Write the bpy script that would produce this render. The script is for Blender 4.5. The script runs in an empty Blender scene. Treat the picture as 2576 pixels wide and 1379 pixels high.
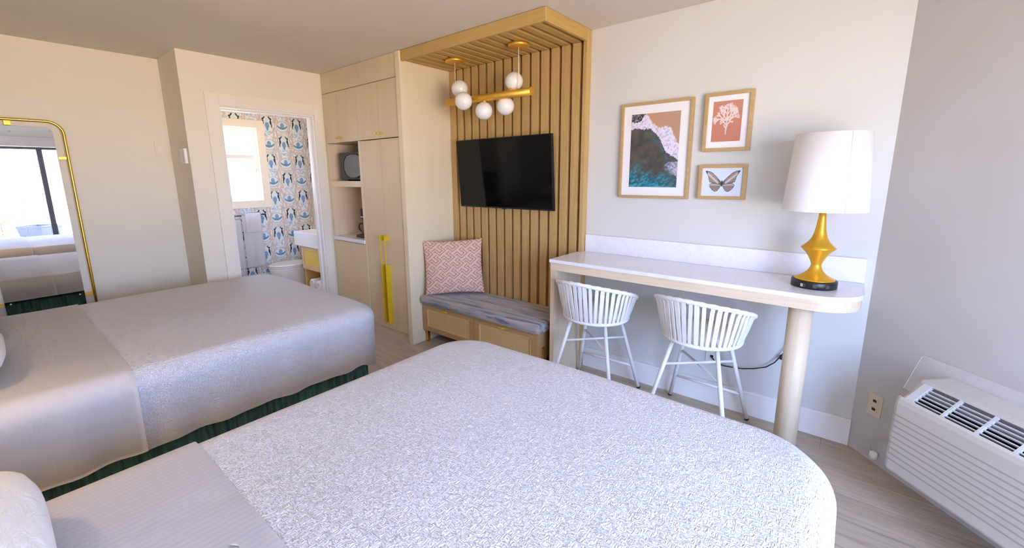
import bpy, bmesh, math, random
from mathutils import Vector, Matrix
random.seed(7)
sc = bpy.context.scene
COL = sc.collection
PI = math.pi

# ------------------------------------------------------------------ helpers
def s2l(c):
    return tuple((v/12.92 if v <= .04045 else ((v+.055)/1.055)**2.4) for v in c)

class NT:
    def __init__(self, name):
        self.m = bpy.data.materials.new(name); self.m.use_nodes = True
        self.t = self.m.node_tree; self.t.nodes.clear()
        self.out = self.n('ShaderNodeOutputMaterial'); self.b = self.n('ShaderNodeBsdfPrincipled')
        self.l(self.b.outputs[0], self.out.inputs[0])
    def n(self, typ, **k):
        x = self.t.nodes.new(typ)
        for a, v in k.items(): setattr(x, a, v)
        return x
    def l(self, a, b): self.t.links.new(a, b)
    def set(self, **k):
        for a, v in k.items():
            nm = {'rough': 'Roughness', 'metal': 'Metallic', 'spec': 'Specular IOR Level', 'coat': 'Coat Weight',
                  'coatr': 'Coat Roughness', 'trans': 'Transmission Weight', 'ior': 'IOR', 'sheen': 'Sheen Weight', 'alpha': 'Alpha',
                  'sss': 'Subsurface Weight'}.get(a, a)
            self.b.inputs[nm].default_value = v
        return self
    def color(self, c):
        self.b.inputs['Base Color'].default_value = (*c, 1); return self
    def coords(self, kind='Object', scale=(1, 1, 1), rot=(0, 0, 0)):
        tc = self.n('ShaderNodeTexCoord'); mp = self.n('ShaderNodeMapping')
        mp.inputs['Scale'].default_value = scale; mp.inputs['Rotation'].default_value = rot
        self.l(tc.outputs[kind], mp.inputs[0]); return mp.outputs[0]
    def noise(self, vec, scale=5, detail=3, rough=.5, dist=0):
        x = self.n('ShaderNodeTexNoise'); x.inputs['Scale'].default_value = scale
        x.inputs['Detail'].default_value = detail; x.inputs['Roughness'].default_value = rough
        x.inputs['Distortion'].default_value = dist
        self.l(vec, x.inputs['Vector']); return x.outputs[0]
    def ramp(self, fac, stops):
        r = self.n('ShaderNodeValToRGB'); e = r.color_ramp.elements
        while len(e) < len(stops): e.new(.5)
        for k, (p, c) in enumerate(stops): e[k].position = p; e[k].color = (*c, 1) if len(c) == 3 else c
        self.l(fac, r.inputs[0]); return r.outputs[0]
    def base(self, sock): self.l(sock, self.b.inputs['Base Color']); return self
    def bump(self, h, strength=.3, dist=.01):
        b = self.n('ShaderNodeBump'); b.inputs['Strength'].default_value = strength
        b.inputs['Distance'].default_value = dist
        self.l(h, b.inputs['Height']); self.l(b.outputs[0], self.b.inputs['Normal']); return self
    def math(self, op, a, b=None):
        x = self.n('ShaderNodeMath', operation=op)
        for i, v in enumerate((a, b)):
            if v is None: continue
            if isinstance(v, (int, float)): x.inputs[i].default_value = v
            else: self.l(v, x.inputs[i])
        return x.outputs[0]

def plain(name, c, rough=.5, metal=0., nscale=0, nstr=.1, **k):
    m = NT(name).color(c).set(rough=rough, metal=metal, **k)
    if nscale: m.bump(m.noise(m.coords(), nscale, 3), nstr, .002)
    return m.m

def wood(name, c1, c2, axis='Z', scale=1., rough=.5, c3=None):
    m = NT(name).set(rough=rough)
    st = {'X': (.8, 14, 14), 'Y': (14, .8, 14), 'Z': (14, 14, .8)}[axis]
    v = m.coords('Object', tuple(a*scale for a in st))
    n1 = m.noise(v, 3.0, 5, .62, .8)
    c = m.ramp(n1, [(.3, c1), (.7, c2)])
    m.base(c); m.bump(n1, .12, .002)
    return m.m

# ------------------------------------------------------------------ materials
M = {}
def mk_wall(name, c, c2=None):
    m = NT(name).set(rough=.85, spec=.2)
    v = m.coords('Object')
    n = m.noise(v, 1.3, 4); m.base(m.ramp(n, [(.3, c), (.75, c2 or tuple(a*.97 for a in c))]))
    m.bump(m.noise(v, 140, 3), .12, .002)
    return m.m
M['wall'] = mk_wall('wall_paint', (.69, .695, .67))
M['wallshade'] = mk_wall('shaded_side_wall_paint'.replace('shaded_side', 'shade_toned'), (.60, .575, .55))  # wall paint darkened so the colour itself holds the angled wall's shade
M['wallcream'] = mk_wall('cream_wall_paint', (.85, .78, .64))
M['ceiling'] = mk_wall('ceiling_paint', (.70, .65, .56))
M['white'] = plain('white_trim_paint', (.88, .87, .85), .4)
M['creamtrim'] = plain('cream_trim_paint', (.87, .81, .69), .45)
M['wood_side'] = wood('pale_maple_panel', (.79, .68, .45), (.83, .72, .50), 'Z', .5)
M['wood_door'] = wood('maple_veneer', (.71, .57, .36), (.75, .61, .40), 'Z', .6)
M['wood_niche'] = wood('maple_niche', (.78, .60, .40), (.84, .68, .48), 'Z', .6)
M['slat'] = wood('oak_slat', (.50, .31, .11), (.60, .40, .155), 'Z', 1.2, .5)
M['slat_y'] = wood('oak_slat_ceiling', (.47, .29, .08), (.56, .37, .12), 'Y', 1.2, .5)
M['slat_x'] = wood('oak_fascia', (.50, .33, .10), (.58, .40, .14), 'X', 1.2, .5)
M['slat_back'] = plain('oak_backing_board', (.26, .14, .045), .7)
M['desk_wood'] = wood('white_oak_edge', (.68, .55, .38), (.78, .66, .49), 'X', 1.2, .5)
M['desk_panel'] = wood('white_oak_panel', (.68, .56, .39), (.76, .64, .47), 'Z', 1., .5)
M['bench_wood'] = wood('bench_oak', (.42, .25, .10), (.50, .32, .14), 'X', 1.2, .5)
M['frame_wood'] = wood('frame_oak', (.46, .31, .13), (.54, .38, .18), 'X', 1.5, .45)
M['brass'] = plain('polished_brass', (.80, .52, .10), .22, 1.)
M['brass_satin'] = plain('satin_brass', (.86, .50, .08), .42, .75)
M['brass_pull'] = plain('yellow_brass_pull', (.86, .62, .03), .32, .55)
M['lampgold'] = plain('gold_lamp_paint', (.78, .42, .03), .33, .55)
M['globe'] = plain('opal_glass_globe', (.88, .87, .86), .12, 0, coat=.5)
M['black'] = plain('black_plastic', (.012, .012, .013), .35)
M['darkgrey'] = plain('dark_grey_plastic', (.05, .05, .055), .4)
M['screen'] = plain('black_glass_screen', (.003, .003, .003), .06, 0, spec=.28)
M['chrome'] = plain('chrome', (.8, .8, .8), .15, 1.)
M['mirror'] = plain('mirror_silver', (.93, .93, .92), .01, 1.)
M['ac'] = plain('white_ac_plastic', (.60, .55, .48), .5)
M['ac_grille'] = plain('pale_grille_plastic', (.66, .65, .62), .4)
M['ac_dark'] = plain('dark_vent_mesh', (.003, .004, .004), .9, spec=.05)
M['white_gloss'] = plain('white_ceramic', (.88, .87, .84), .12, 0, coat=.4)
M['outlet'] = plain('almond_outlet_plastic', (.72, .62, .46), .4)
M['white_plastic'] = plain('white_plastic', (.85, .84, .82), .4)
M['powder'] = plain('white_powder_coated_steel', (.86, .85, .82), .4)
M['shade'] = NT('white_linen_shade').color((.88, .88, .88)).set(rough=.8).m
M['rope'] = NT('white_woven_strap').color((.88, .87, .85)).set(rough=.8)
M['rope'].bump(M['rope'].noise(M['rope'].coords(), 220, 3), .4, .002); M['rope'] = M['rope'].m
M['mat'] = plain('white_mat_board', (.86, .86, .88), .7)
M['cord'] = plain('black_cord', (.02, .02, .022), .5)
M['towel'] = NT('white_terry_towel').color((.93, .91, .93)).set(rough=.95)
M['towel'].bump(M['towel'].noise(M['towel'].coords(), 160, 3), .5, .004); M['towel'] = M['towel'].m
M['pot'] = plain('dark_planter', (.05, .05, .06), .6)
M['leaf'] = plain('yellow_green_leaves', (.55, .62, .08), .6)
M['patio'] = plain('patio_concrete', (.62, .60, .56), .9)

# clear materials
m = NT('clear_acrylic_shield').color((.95, .93, .9)).set(rough=.03, alpha=.09, ior=1.2); M['acrylic'] = m.m
m = NT('window_glass'); m.t.nodes.remove(m.b)
tr = m.n('ShaderNodeBsdfTransparent'); gl = m.n('ShaderNodeBsdfGlossy'); gl.inputs['Roughness'].default_value = .02
mx = m.n('ShaderNodeMixShader'); mx.inputs[0].default_value = .05
m.l(tr.outputs[0], mx.inputs[1]); m.l(gl.outputs[0], mx.inputs[2]); m.l(mx.outputs[0], m.out.inputs[0]); M['glass'] = m.m
m = NT('carafe_glass').color((.5, .45, .4)).set(rough=.03, trans=.9, ior=1.4); M['carafe'] = m.m

# floor planks along x
m = NT('grey_oak_plank_floor').set(rough=.45)
v = m.coords('Object')
br = m.n('ShaderNodeTexBrick'); br.offset = .37; br.squash = 1
br.inputs['Scale'].default_value = 1; br.inputs['Mortar Size'].default_value = .0016
br.inputs['Brick Width'].default_value = 1.25; br.inputs['Row Height'].default_value = .18
br.inputs['Color1'].default_value = (.50, .41, .31, 1); br.inputs['Color2'].default_value = (.58, .49, .38, 1)
br.inputs['Mortar'].default_value = (.34, .27, .20, 1); m.l(v, br.inputs['Vector'])
v2 = m.coords('Object', (1.2, 16, 1)); n1 = m.noise(v2, 2.2, 6, .65, 1.2)
gr = m.ramp(n1, [(.28, (.62, .58, .54)), (.62, (1, 1, 1))])
mx = m.n('ShaderNodeMix', data_type='RGBA', blend_type='MULTIPLY'); mx.inputs[0].default_value = .8
m.l(br.outputs[0], mx.inputs[6]); m.l(gr, mx.inputs[7]); m.base(mx.outputs[2]); m.bump(n1, .1, .002); M['floor'] = m.m

# quartz
m = NT('white_quartz_veined').set(rough=.22)
v = m.coords('Object', (1, 1, 1)); n1 = m.noise(v, 5, 8, .6, 1.6)
ab = m.math('ABSOLUTE', m.math('SUBTRACT', n1, .5))
c = m.ramp(ab, [(0, (.79, .79, .83)), (.008, (.84, .84, .88)), (.05, (.86, .86, .9))])
m.base(c); M['quartz'] = m.m

# quilt (matelasse) uses arc-length UV in metres
def quilt_mat(name, c):
    m = NT(name).set(rough=.8, sheen=.15)
    tc = m.n('ShaderNodeTexCoord')
    wob = m.n('ShaderNodeTexNoise'); wob.inputs['Scale'].default_value = 14; wob.inputs['Detail'].default_value = 2
    m.l(tc.outputs['UV'], wob.inputs['Vector'])
    add = m.n('ShaderNodeVectorMath', operation='MULTIPLY_ADD')
    m.l(wob.outputs['Color'], add.inputs[0]); add.inputs[1].default_value = (.007, .007, 0); m.l(tc.outputs['UV'], add.inputs[2])
    ck = m.ramp(m.noise(add.outputs[0], 75, 1, .4), [(.50, (0, 0, 0)), (.54, (1, 1, 1))])
    def strokes(sx, sy):
        mp = m.n('ShaderNodeMapping'); mp.inputs['Scale'].default_value = (sx, sy, 1)
        m.l(add.outputs[0], mp.inputs[0]); return m.noise(mp.outputs[0], 1, 2, .5, .4)
    a = strokes(265, 62); b = strokes(58, 275)
    mx = m.n('ShaderNodeMix', data_type='FLOAT'); m.l(ck, mx.inputs[0]); m.l(b, mx.inputs[2]); m.l(a, mx.inputs[3])
    h = m.ramp(mx.outputs[0], [(.38, (0, 0, 0)), (.62, (1, 1, 1))])
    m.color(c); m.bump(h, .9, .0065); return m.m
M['quilt'] = quilt_mat('white_matelasse_coverlet', (.89, .865, .88))
m = NT('white_striped_sheet').set(rough=.75, sheen=.1)
tc = m.n('ShaderNodeTexCoord'); mp = m.n('ShaderNodeMapping'); mp.inputs['Scale'].default_value = (1, 1, 1); m.l(tc.outputs['UV'], mp.inputs[0])
wv = m.n('ShaderNodeTexWave'); wv.bands_direction = 'X'; wv.inputs['Scale'].default_value = 17; wv.inputs['Distortion'].default_value = .2
m.l(mp.outputs[0], wv.inputs['Vector'])
m.base(m.ramp(wv.outputs[1], [(.3, (.84, .82, .83)), (.7, (.88, .86, .87))])); m.bump(m.noise(m.coords('UV', (3, 1.5, 1)), 1.5, 3, .5, .2), .4, .03); M['sheet'] = m.m
m = NT('plain_white_sheet').set(rough=.75, sheen=.1).color((.88, .85, .82))
m.bump(m.noise(m.coords('UV', (1.2, 6, 1)), 2, 3, .5, .3), .5, .03); M['sheet_plain'] = m.m
m = NT('white_pillowcase').color((.84, .84, .83)).set(rough=.85)
m.bump(m.noise(m.coords('Object', (9, 9, 26)), 2.5, 6, .68, .6), .6, .012); M['pillow'] = m.m
m = NT('teal_woven_upholstery').set(rough=.9)
n1 = m.noise(m.coords('Object', (60, 60, 7)), 1, 4, .6); m.base(m.ramp(n1, [(.3, (.018, .05, .055)), (.7, (.08, .19, .19))])); m.bump(n1, .4, .003); M['teal'] = m.m

# marbled bench cushion
m = NT('blue_grey_streaked_velvet').set(rough=.6, sheen=.3)
v = m.coords('Object', (1.5, 24, 12)); n1 = m.noise(v, 1.5, 5, .62, .5)
m.base(m.ramp(n1, [(.30, (.03, .055, .10)), (.39, (.10, .13, .17)), (.47, (.29, .29, .29)), (.58, (.44, .39, .36)), (.68, (.24, .24, .25))]))
M['cushion'] = m.m

# cane weave
m = NT('woven_cane').set(rough=.6)
v = m.coords('Object', (1, 1, 1)); sp = m.n('ShaderNodeSeparateXYZ'); m.l(v, sp.inputs[0])
fx = m.math('FRACT', m.math('MULTIPLY', sp.outputs[0], 95)); fz = m.math('FRACT', m.math('MULTIPLY', sp.outputs[2], 95))
hx = m.math('GREATER_THAN', fx, .52); hz = m.math('GREATER_THAN', fz, .52); hh = m.math('MULTIPLY', hx, hz)
n1 = m.noise(v, 60, 3)
m.base(m.ramp(m.math('ADD', m.math('MULTIPLY', hh, .8), m.math('MULTIPLY', n1, .2)), [(.0, (.74, .55, .27)), (.2, (.66, .47, .21)), (.75, (.30, .20, .07))])); M['cane'] = m.m

def vc_mat(name, rough=.7, bumpscale=0, **k):
    m = NT(name).set(rough=rough, **k)
    a = m.n('ShaderNodeAttribute'); a.attribute_name = 'Col'; m.base(a.outputs['Color'])
    if bumpscale: m.bump(m.noise(m.coords(), bumpscale, 3), .3, .003)
    return m.m
M['print'] = vc_mat('printed_paper', .6)
M['paper'] = vc_mat('printed_wallpaper', .8)
M['pillowprint'] = vc_mat('coral_lattice_fabric', .9, 180)

# ------------------------------------------------------------------ mesh helpers
def box(bm, x0, x1, y0, y1, z0, z1, bev=0., seg=2):
    vs = [bm.verts.new(p) for p in [(x0,y0,z0),(x1,y0,z0),(x1,y1,z0),(x0,y1,z0),(x0,y0,z1),(x1,y0,z1),(x1,y1,z1),(x0,y1,z1)]]
    fs = [bm.faces.new([vs[i] for i in f]) for f in [(0,3,2,1),(4,5,6,7),(0,1,5,4),(1,2,6,5),(2,3,7,6),(3,0,4,7)]]
    if bev > 0:
        es = list({e for f in fs for e in f.edges})
        bmesh.ops.bevel(bm, geom=es, offset=bev, segments=seg, affect='EDGES', profile=.5)
def prism(bm, pts, z0, z1, bev=0.):
    lo = [bm.verts.new((x, y, z0)) for x, y in pts]; hi = [bm.verts.new((x, y, z1)) for x, y in pts]
    n = len(pts); fs = [bm.faces.new(lo[::-1]), bm.faces.new(hi)]
    for i in range(n): fs.append(bm.faces.new((lo[i], lo[(i+1) % n], hi[(i+1) % n], hi[i])))
    if bev > 0:
        es = [e for e in {e for f in fs[:2] for e in f.edges}]
        bmesh.ops.bevel(bm, geom=es, offset=bev, segments=2, affect='EDGES', profile=.5)
def lathe(bm, prof, c=(0, 0, 0), n=32, smooth=True, cap=True):
    rings = []
    for r, z in prof:
        rings.append([bm.verts.new((c[0]+r*math.cos(2*PI*i/n), c[1]+r*math.sin(2*PI*i/n), c[2]+z)) for i in range(n)])
    for a, b in zip(rings, rings[1:]):
        for i in range(n):
            f = bm.faces.new((a[i], a[(i+1) % n], b[(i+1) % n], b[i])); f.smooth = smooth
    if cap:
        if prof[0][0] > 1e-5: bm.faces.new(rings[0][::-1])
        if prof[-1][0] > 1e-5: bm.faces.new(rings[-1])
def tube(bm, pts, r, n=10, closed=False, cap=True):
    pts = [Vector(p) for p in pts]; N = len(pts); rings = []
    up = Vector((0, 0, 1)); prev = None
    for i, p in enumerate(pts):
        if closed: t = pts[(i+1) % N]-pts[i-1]
        else: t = pts[min(i+1, N-1)]-pts[max(i-1, 0)]
        t.normalize()
        if prev is None:
            a = up if abs(t.z) < .9 else Vector((1, 0, 0)); u = t.cross(a).normalized()
        else: u = (prev - t*prev.dot(t)).normalized()
        prev = u; w = t.cross(u)
        rr = r[i] if isinstance(r, (list, tuple)) else r
        rings.append([bm.verts.new(p+rr*(math.cos(2*PI*k/n)*u+math.sin(2*PI*k/n)*w)) for k in range(n)])
    rng = range(N) if closed else range(N-1)
    for i in rng:
        a, b = rings[i], rings[(i+1) % N]
        for k in range(n):
            f = bm.faces.new((a[k], a[(k+1) % n], b[(k+1) % n], b[k])); f.smooth = True
    if not closed and cap: bm.faces.new(rings[0][::-1]); bm.faces.new(rings[-1])
def sphere(bm, c, r, sz=1., u=24, v=16):
    res = bmesh.ops.create_uvsphere(bm, u_segments=u, v_segments=v, radius=r, matrix=Matrix.Translation(c) @ Matrix.Diagonal((1, 1, sz, 1)))
    for vt in res['verts']:
        for f in vt.link_faces: f.smooth = True
def arc(cx, cy, r, a0, a1, n=8):
    return [(cx+r*math.cos(a0+(a1-a0)*i/n), cy+r*math.sin(a0+(a1-a0)*i/n)) for i in range(n+1)]

def B(): return bmesh.new()
def obj(name, bm, mat, parent=None, local=False, kind=None, label=None):
    me = bpy.data.meshes.new(name)
    bmesh.ops.recalc_face_normals(bm, faces=bm.faces)
    o = bpy.data.objects.new(name, me); COL.objects.link(o)
    if parent is not None:
        o.parent = parent
        if not local:
            inv = wmat(parent).inverted(); bmesh.ops.transform(bm, matrix=inv, verts=bm.verts)
    bm.to_mesh(me); bm.free()
    if mat: me.materials.append(mat)
    if kind: o['kind'] = kind
    if label: o['label'] = label
    return o
def wmat(o):
    mt = Matrix.Translation(o.location) @ o.rotation_euler.to_matrix().to_4x4()
    return wmat(o.parent) @ mt if o.parent else mt
def thing(name, label, cat, loc=(0, 0, 0), rotz=0, group=None):
    o = bpy.data.objects.new(name, None); COL.objects.link(o); o.empty_display_size = .05
    o.location = loc; o.rotation_euler = (0, 0, rotz); o['label'] = label; o['category'] = cat
    if group: o['group'] = group
    return o
def tag(o, label, cat, group=None):
    o['label'] = label; o['category'] = cat
    if group: o['group'] = group
    return o
def bx(name, mat, parent, *a, bev=0., local=False, kind=None, label=None):
    bm = B(); box(bm, *a, bev=bev); return obj(name, bm, mat, parent, local=local, kind=kind, label=label)
def center_origin(o, p):
    p = Vector(p); o.data.transform(Matrix.Translation(-p)); o.location = p
    return o

# fractal noise in python
def _h(x, y, s=0):
    n = (x*374761393 + y*668265263 + s*1274126177) & 0xffffffff
    n = ((n ^ (n >> 13))*1274126177) & 0xffffffff
    return ((n ^ (n >> 16)) & 0xffff)/65535
def vn(x, y, s=0):
    ix, iy = math.floor(x), math.floor(y); fx, fy = x-ix, y-iy
    fx = fx*fx*(3-2*fx); fy = fy*fy*(3-2*fy)
    a, b, c, d = _h(ix, iy, s), _h(ix+1, iy, s), _h(ix, iy+1, s), _h(ix+1, iy+1, s)
    return a+(b-a)*fx+(c-a)*fy+(a-b-c+d)*fx*fy
def fbm(x, y, o=4, s=0):
    t = 0; a = .5
    for i in range(o): t += a*vn(x, y, s+i); x *= 2.03; y *= 2.03; a *= .5
    return t/(1-.5**o)
def lerp3(a, b, t):
    t = max(0, min(1, t)); return tuple(p+(q-p)*t for p, q in zip(a, b))

def color_grid(name, mat, P, nu, nv, colf, parent=None, label=None, kind=None, smooth=False):
    """surface P(u,v) with one printed colour per vertex"""
    verts = []; cols = []
    for j in range(nv+1):
        for i in range(nu+1):
            u, v = i/nu, j/nv; verts.append(P(u, v)); cols.append(s2l(colf(u, v)))
    if parent is not None:
        inv = wmat(parent).inverted(); verts = [tuple(inv @ Vector(p)) for p in verts]
    faces = [(j*(nu+1)+i, j*(nu+1)+i+1, (j+1)*(nu+1)+i+1, (j+1)*(nu+1)+i) for j in range(nv) for i in range(nu)]
    me = bpy.data.meshes.new(name); me.from_pydata(verts, [], faces); me.materials.append(mat)
    ca = me.color_attributes.new('Col', 'FLOAT_COLOR', 'POINT')
    buf = []
    for c in cols: buf += [*c, 1.]
    ca.data.foreach_set('color', buf)
    if smooth: me.polygons.foreach_set('use_smooth', [True]*len(me.polygons))
    o = bpy.data.objects.new(name, me); COL.objects.link(o)
    if parent is not None: o.parent = parent
    if label: o['label'] = label
    if kind: o['kind'] = kind
    return o

# ------------------------------------------------------------------ room shell
D = 2.834; XM = -4.605; XB = -4.12; YS = 1.11; YC = 2.26; H = 2.44; XW = 1.35; YH = -.62; XP = -5.60; YB = 2.82
C0 = (.1135, D)                       # where the desk wall meets the angled wall
def st(name, bm, mat): return obj(name, bm, mat, kind='structure')
bm = B(); box(bm, -5.7, 1.45, -.72, 2.94, -.08, 0); st('floor', bm, M['floor'])
bm = B(); box(bm, -5.7, 1.45, -.72, 2.94, H, H+.08); st('ceiling', bm, M['ceiling'])
bm = B(); box(bm, -5.7, .2, D, D+.1, 0, H); st('wall_back', bm, M['wall'])
# angled wall (45 deg)
S2 = math.sqrt(2)
bm = B(); y_e = C0[1]-(XW-C0[0])
prism(bm, [C0, (XW, y_e), (XW+.1, y_e+.04), (C0[0]+.08, D+.1)], 0, H); st('wall_angled', bm, M['wallshade'])
# window wall x = XW with opening
WY0, WY1, WZ0, WZ1 = -.5, 1.42, .38, 2.0
bm = B(); box(bm, XW, XW+.1, YH-.1, WY0, 0, H); box(bm, XW, XW+.1, WY1, y_e+.04, 0, H)
box(bm, XW, XW+.1, WY0, WY1, 0, WZ0); box(bm, XW, XW+.1, WY0, WY1, WZ1, H); st('wall_right', bm, M['wall'])
bm = B(); box(bm, -4.7, XW, YH-.1, YH, 0, H); st('wall_headboard', bm, M['wall'])
bm = B(); box(bm, XM-.1, XM, YH-.1, YS+.1, 0, H); st('wall_mirror_side', bm, M['wallcream'])
bm = B(); box(bm, XM-.0, XB, YS, YS+.1, 0, H); st('wall_jog', bm, M['wallcream'])
DY0, DY1, DZ = 1.36, 2.16, 2.05
bm = B(); box(bm, XB-.12, XB, YS+.1, DY0, 0, H); box(bm, XB-.12, XB, DY1, YC+.002, 0, H); box(bm, XB-.12, XB, DY0, DY1, DZ, H)
box(bm, XB-.12, XB-.002, YC+.002, D, 0, H)
st('wall_bathroom', bm, M['wallcream'])
# bathroom shell
bm = B(); box(bm, XP, XM-.1, 1.12, 1.2, 0, H); st('wall_bath_side', bm, M['white'])
BW0, BW1, BZ0, BZ1 = 1.62, 2.205, 1.20, 2.045
bm = B()
box(bm, XP-.1, XP-.004, 1.1, BW0, 0, H); box(bm, XP-.1, XP-.004, BW1, D+.1, 0, H); box(bm, XP-.1, XP-.004, BW0, BW1, 0, BZ0); box(bm, XP-.1, XP-.004, BW0, BW1, BZ1, H)
st('wall_bath_far', bm, M['white'])

# wallpaper
OFFW = (.94, .94, .94); TAN = (.78, .73, .69); PINK = (.82, .76, .74); BLUE = (.45, .60, .78); LBLUE = (.72, .80, .90); DARK = (.13, .18, .20); TEAL = (.32, .55, .62)
def wallpaper(y, z):
    cw = .178; ph = .445
    k = math.floor((y-2.343+cw/2)/cw); p = (y-2.343+cw/2)/cw-k-.5            # -.5..0.5 across the column
    zz = (2.20-z)/ph - (.5 if k % 2 else 0); q = zz-math.floor(zz)            # 0 top of pair .. 1
    n = fbm(y*38, z*38, 3, 3); n2 = fbm(y*90, z*90, 2, 9)
    ap = abs(p)
    col = lerp3(OFFW, LBLUE, (n2-.45)*2.2)
    # branching vertical stems at the column borders
    stem = abs(ap-.45+.07*math.sin(z*26+k)) ; stem2 = abs(ap-.33-.08*math.sin(z*31+2*k))
    if stem < .035 or (stem2 < .03 and q > .3): col = lerp3(TAN, PINK, n)
    if n > .60 and ap > .2: col = lerp3(TAN, OFFW, .25)
    # pair of dark leaping figures
    if q < .40:
        if ap < .30: col = lerp3((.86, .90, .90), OFFW, n2)
        def ell(cx, cz, rx, rz, a=0):
            dx, dz = (ap-cx), (q-cz); ca, sa = math.cos(a), math.sin(a)
            return ((dx*ca+dz*sa)/rx)**2+((-dx*sa+dz*ca)/rz)**2
        if ell(.17, .05, .10, .030, .5) < 1: col = TEAL if n2 > .45 else DARK
        if ell(.26, .085, .055, .028) < 1: col = DARK
        if ell(.245, .17, .058, .062, -.25) < 1: col = DARK
        if ell(.29, .255, .04, .055, .2) < 1: col = lerp3(DARK, BLUE, .3)
        if (ap/.14)**2+((q-.25)/.085)**2 < 1: col = lerp3(BLUE, LBLUE, n*.4)
        if (ap/.07)**2+((q-.34)/.05)**2 < 1: col = BLUE
    elif q < .55:
        if ap < .3: col = OFFW if n2 < .5 else lerp3(BLUE, OFFW, .55)
    if .60 < q < .92:
        d2 = (ap/.38)**2+((q-.76)/.13)**2
        if d2 < 1: col = (.90, .93, .95)
        elif d2 < 1.25: col = TAN
        if (ap/.13)**2+((q-.735)/.075)**2 < 1: col = lerp3(BLUE, LBLUE, n*.5)
        if abs(q-.81+ap*ap*.55) < .026 and ap < .34: col = lerp3(BLUE, TEAL, n2)
    if q > .93 or q < .015:
        if ap < .32: col = lerp3(TAN, OFFW, n)
    return col
wy0 = 1.30
def wp_tile(name, a0, a1, z0, z1, P, nu, nv):
    return color_grid(name, M['paper'], P, nu, nv, lambda u, v: wallpaper(a0+(a1-a0)*u, z0+(z1-z0)*v), kind='structure')
# far wall paper as four fields around the window, on the wall body
for i, (a, b, z0, z1) in enumerate([(wy0, BW0, .3, 2.4), (BW1, YB, .3, 2.4), (BW0, BW1, .3, BZ0), (BW0, BW1, BZ1, 2.4)]):
    wp_tile('wallpaper_far', a, b, z0, z1, lambda u, v, a=a, b=b, z0=z0, z1=z1: (XP, a+(b-a)*u, z0+(z1-z0)*v), max(2, int((b-a)/.0042)), max(2, int((z1-z0)/.0042)))
color_grid('wallpaper_side', M['paper'], lambda u, v: (XP+.9*u, YB, 1.22+1.2*v), 165, 220, lambda u, v: wallpaper(YB+.9*u, 1.22+1.2*v), kind='structure')
bx('trim_bath_panel', M['creamtrim'], None, XP+.003, XB-.125, YB-.012, D-.004, 0, 1.215, kind='structure')

# bathroom window
w = thing('window_1', '', ''); del w['label'], w['category']; w['kind'] = 'structure'; w.location = (XP, (BW0+BW1)/2, BZ0)
bm = B(); cw = .088; x0, x1 = XP+.001, XP+.022
box(bm, x0, x1, BW0-cw, BW0, BZ0-cw, BZ1+cw, .003); box(bm, x0, x1, BW1, BW1+cw, BZ0-cw, BZ1+cw, .003)
box(bm, x0, x1, BW0, BW1, BZ0-cw, BZ0, .003); box(bm, x0, x1, BW0, BW1, BZ1, BZ1+cw, .003); obj('window_casing', bm, M['creamtrim'], w)
bm = B(); f = .045; xa, xb = XP-.07, XP-.03
box(bm, xa, xb, BW0, BW0+f, BZ0, BZ1); box(bm, xa, xb, BW1-f, BW1, BZ0, BZ1); box(bm, xa, xb, BW0+f, BW1-f, BZ0, BZ0+f); box(bm, xa, xb, BW0+f, BW1-f, BZ1-f, BZ1)
box(bm, xa-.01, xb+.01, BW0+f, BW1-f, 1.69, 1.735); box(bm, xa+.01, xb-.01, BW0+f, BW1-f, 1.86, 1.868)
obj('window_sash', bm, M['white'], w); bx('window_pane', M['glass'], w, XP-.052, XP-.048, BW0+.03, BW1-.03, BZ0+.03, BZ1-.03)
bx('window_latch', M['chrome'], w, XP-.03, XP-.018, BW1-.04, BW1-.03, 1.54, 1.58)

# bathroom door frame
d = thing('door_1', '', ''); del d['label'], d['category']; d['kind'] = 'structure'; d.location = (XB, 1.76, 0)
bm = B(); xa, xb = XB+.0005, XB+.014
box(bm, xa, xb, 1.262, DY0, 0, 2.152, .002); box(bm, xa, xb, DY1, 2.232, 0, 2.152, .002); box(bm, xa, xb, DY0, DY1, DZ, 2.152, .002); obj('door_casing', bm, M['creamtrim'], d)
bm = B(); box(bm, XB-.12, XB, DY0-.0, DY0+.012, 0, DZ); box(bm, XB-.12, XB, DY1-.012, DY1, 0, DZ); box(bm, XB-.12, XB, DY0+.012, DY1-.012, DZ-.012, DZ)
box(bm, XB-.08, XB-.05, DY0+.012, DY0+.024, 0, DZ-.012); box(bm, XB-.08, XB-.05, DY1-.024, DY1-.012, 0, DZ-.012); box(bm, XB-.08, XB-.05, DY0+.024, DY1-.024, DZ-.024, DZ-.012)
obj('door_jamb', bm, M['white'], d)

# main window (right of the frame, seen in the mirror)
w = thing('window_2', '', ''); del w['label'], w['category']; w['kind'] = 'structure'; w.location = (XW, .46, WZ0)
bm = B(); f = .05; xa, xb = XW+.03, XW+.075
box(bm, xa, xb, WY0, WY0+f, WZ0, WZ1); box(bm, xa, xb, WY1-f, WY1, WZ0, WZ1); box(bm, xa, xb, WY0+f, WY1-f, WZ0, WZ0+f); box(bm, xa, xb, WY0+f, WY1-f, WZ1-f, WZ1)
box(bm, xa-.01, xb, .71, .78, WZ0+f, WZ1-f); obj('window_frame', bm, M['darkgrey'], w)
bx('window_pane', M['glass'], w, XW+.05, XW+.054, WY0+.04, WY1-.04, WZ0+.04, WZ1-.04)
bx('window_sill', M['white'], w, XW-.04, XW+.03, WY0-.03, WY1+.03, WZ0-.03, WZ0, bev=.004)
bx('trim_1', plain('grey_shade_valance', (.52, .49, .46), .8), None, XW-.09, XW-.002, WY0-.05, WY1+.05, 1.99, 2.15, bev=.01, kind='structure')
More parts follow.
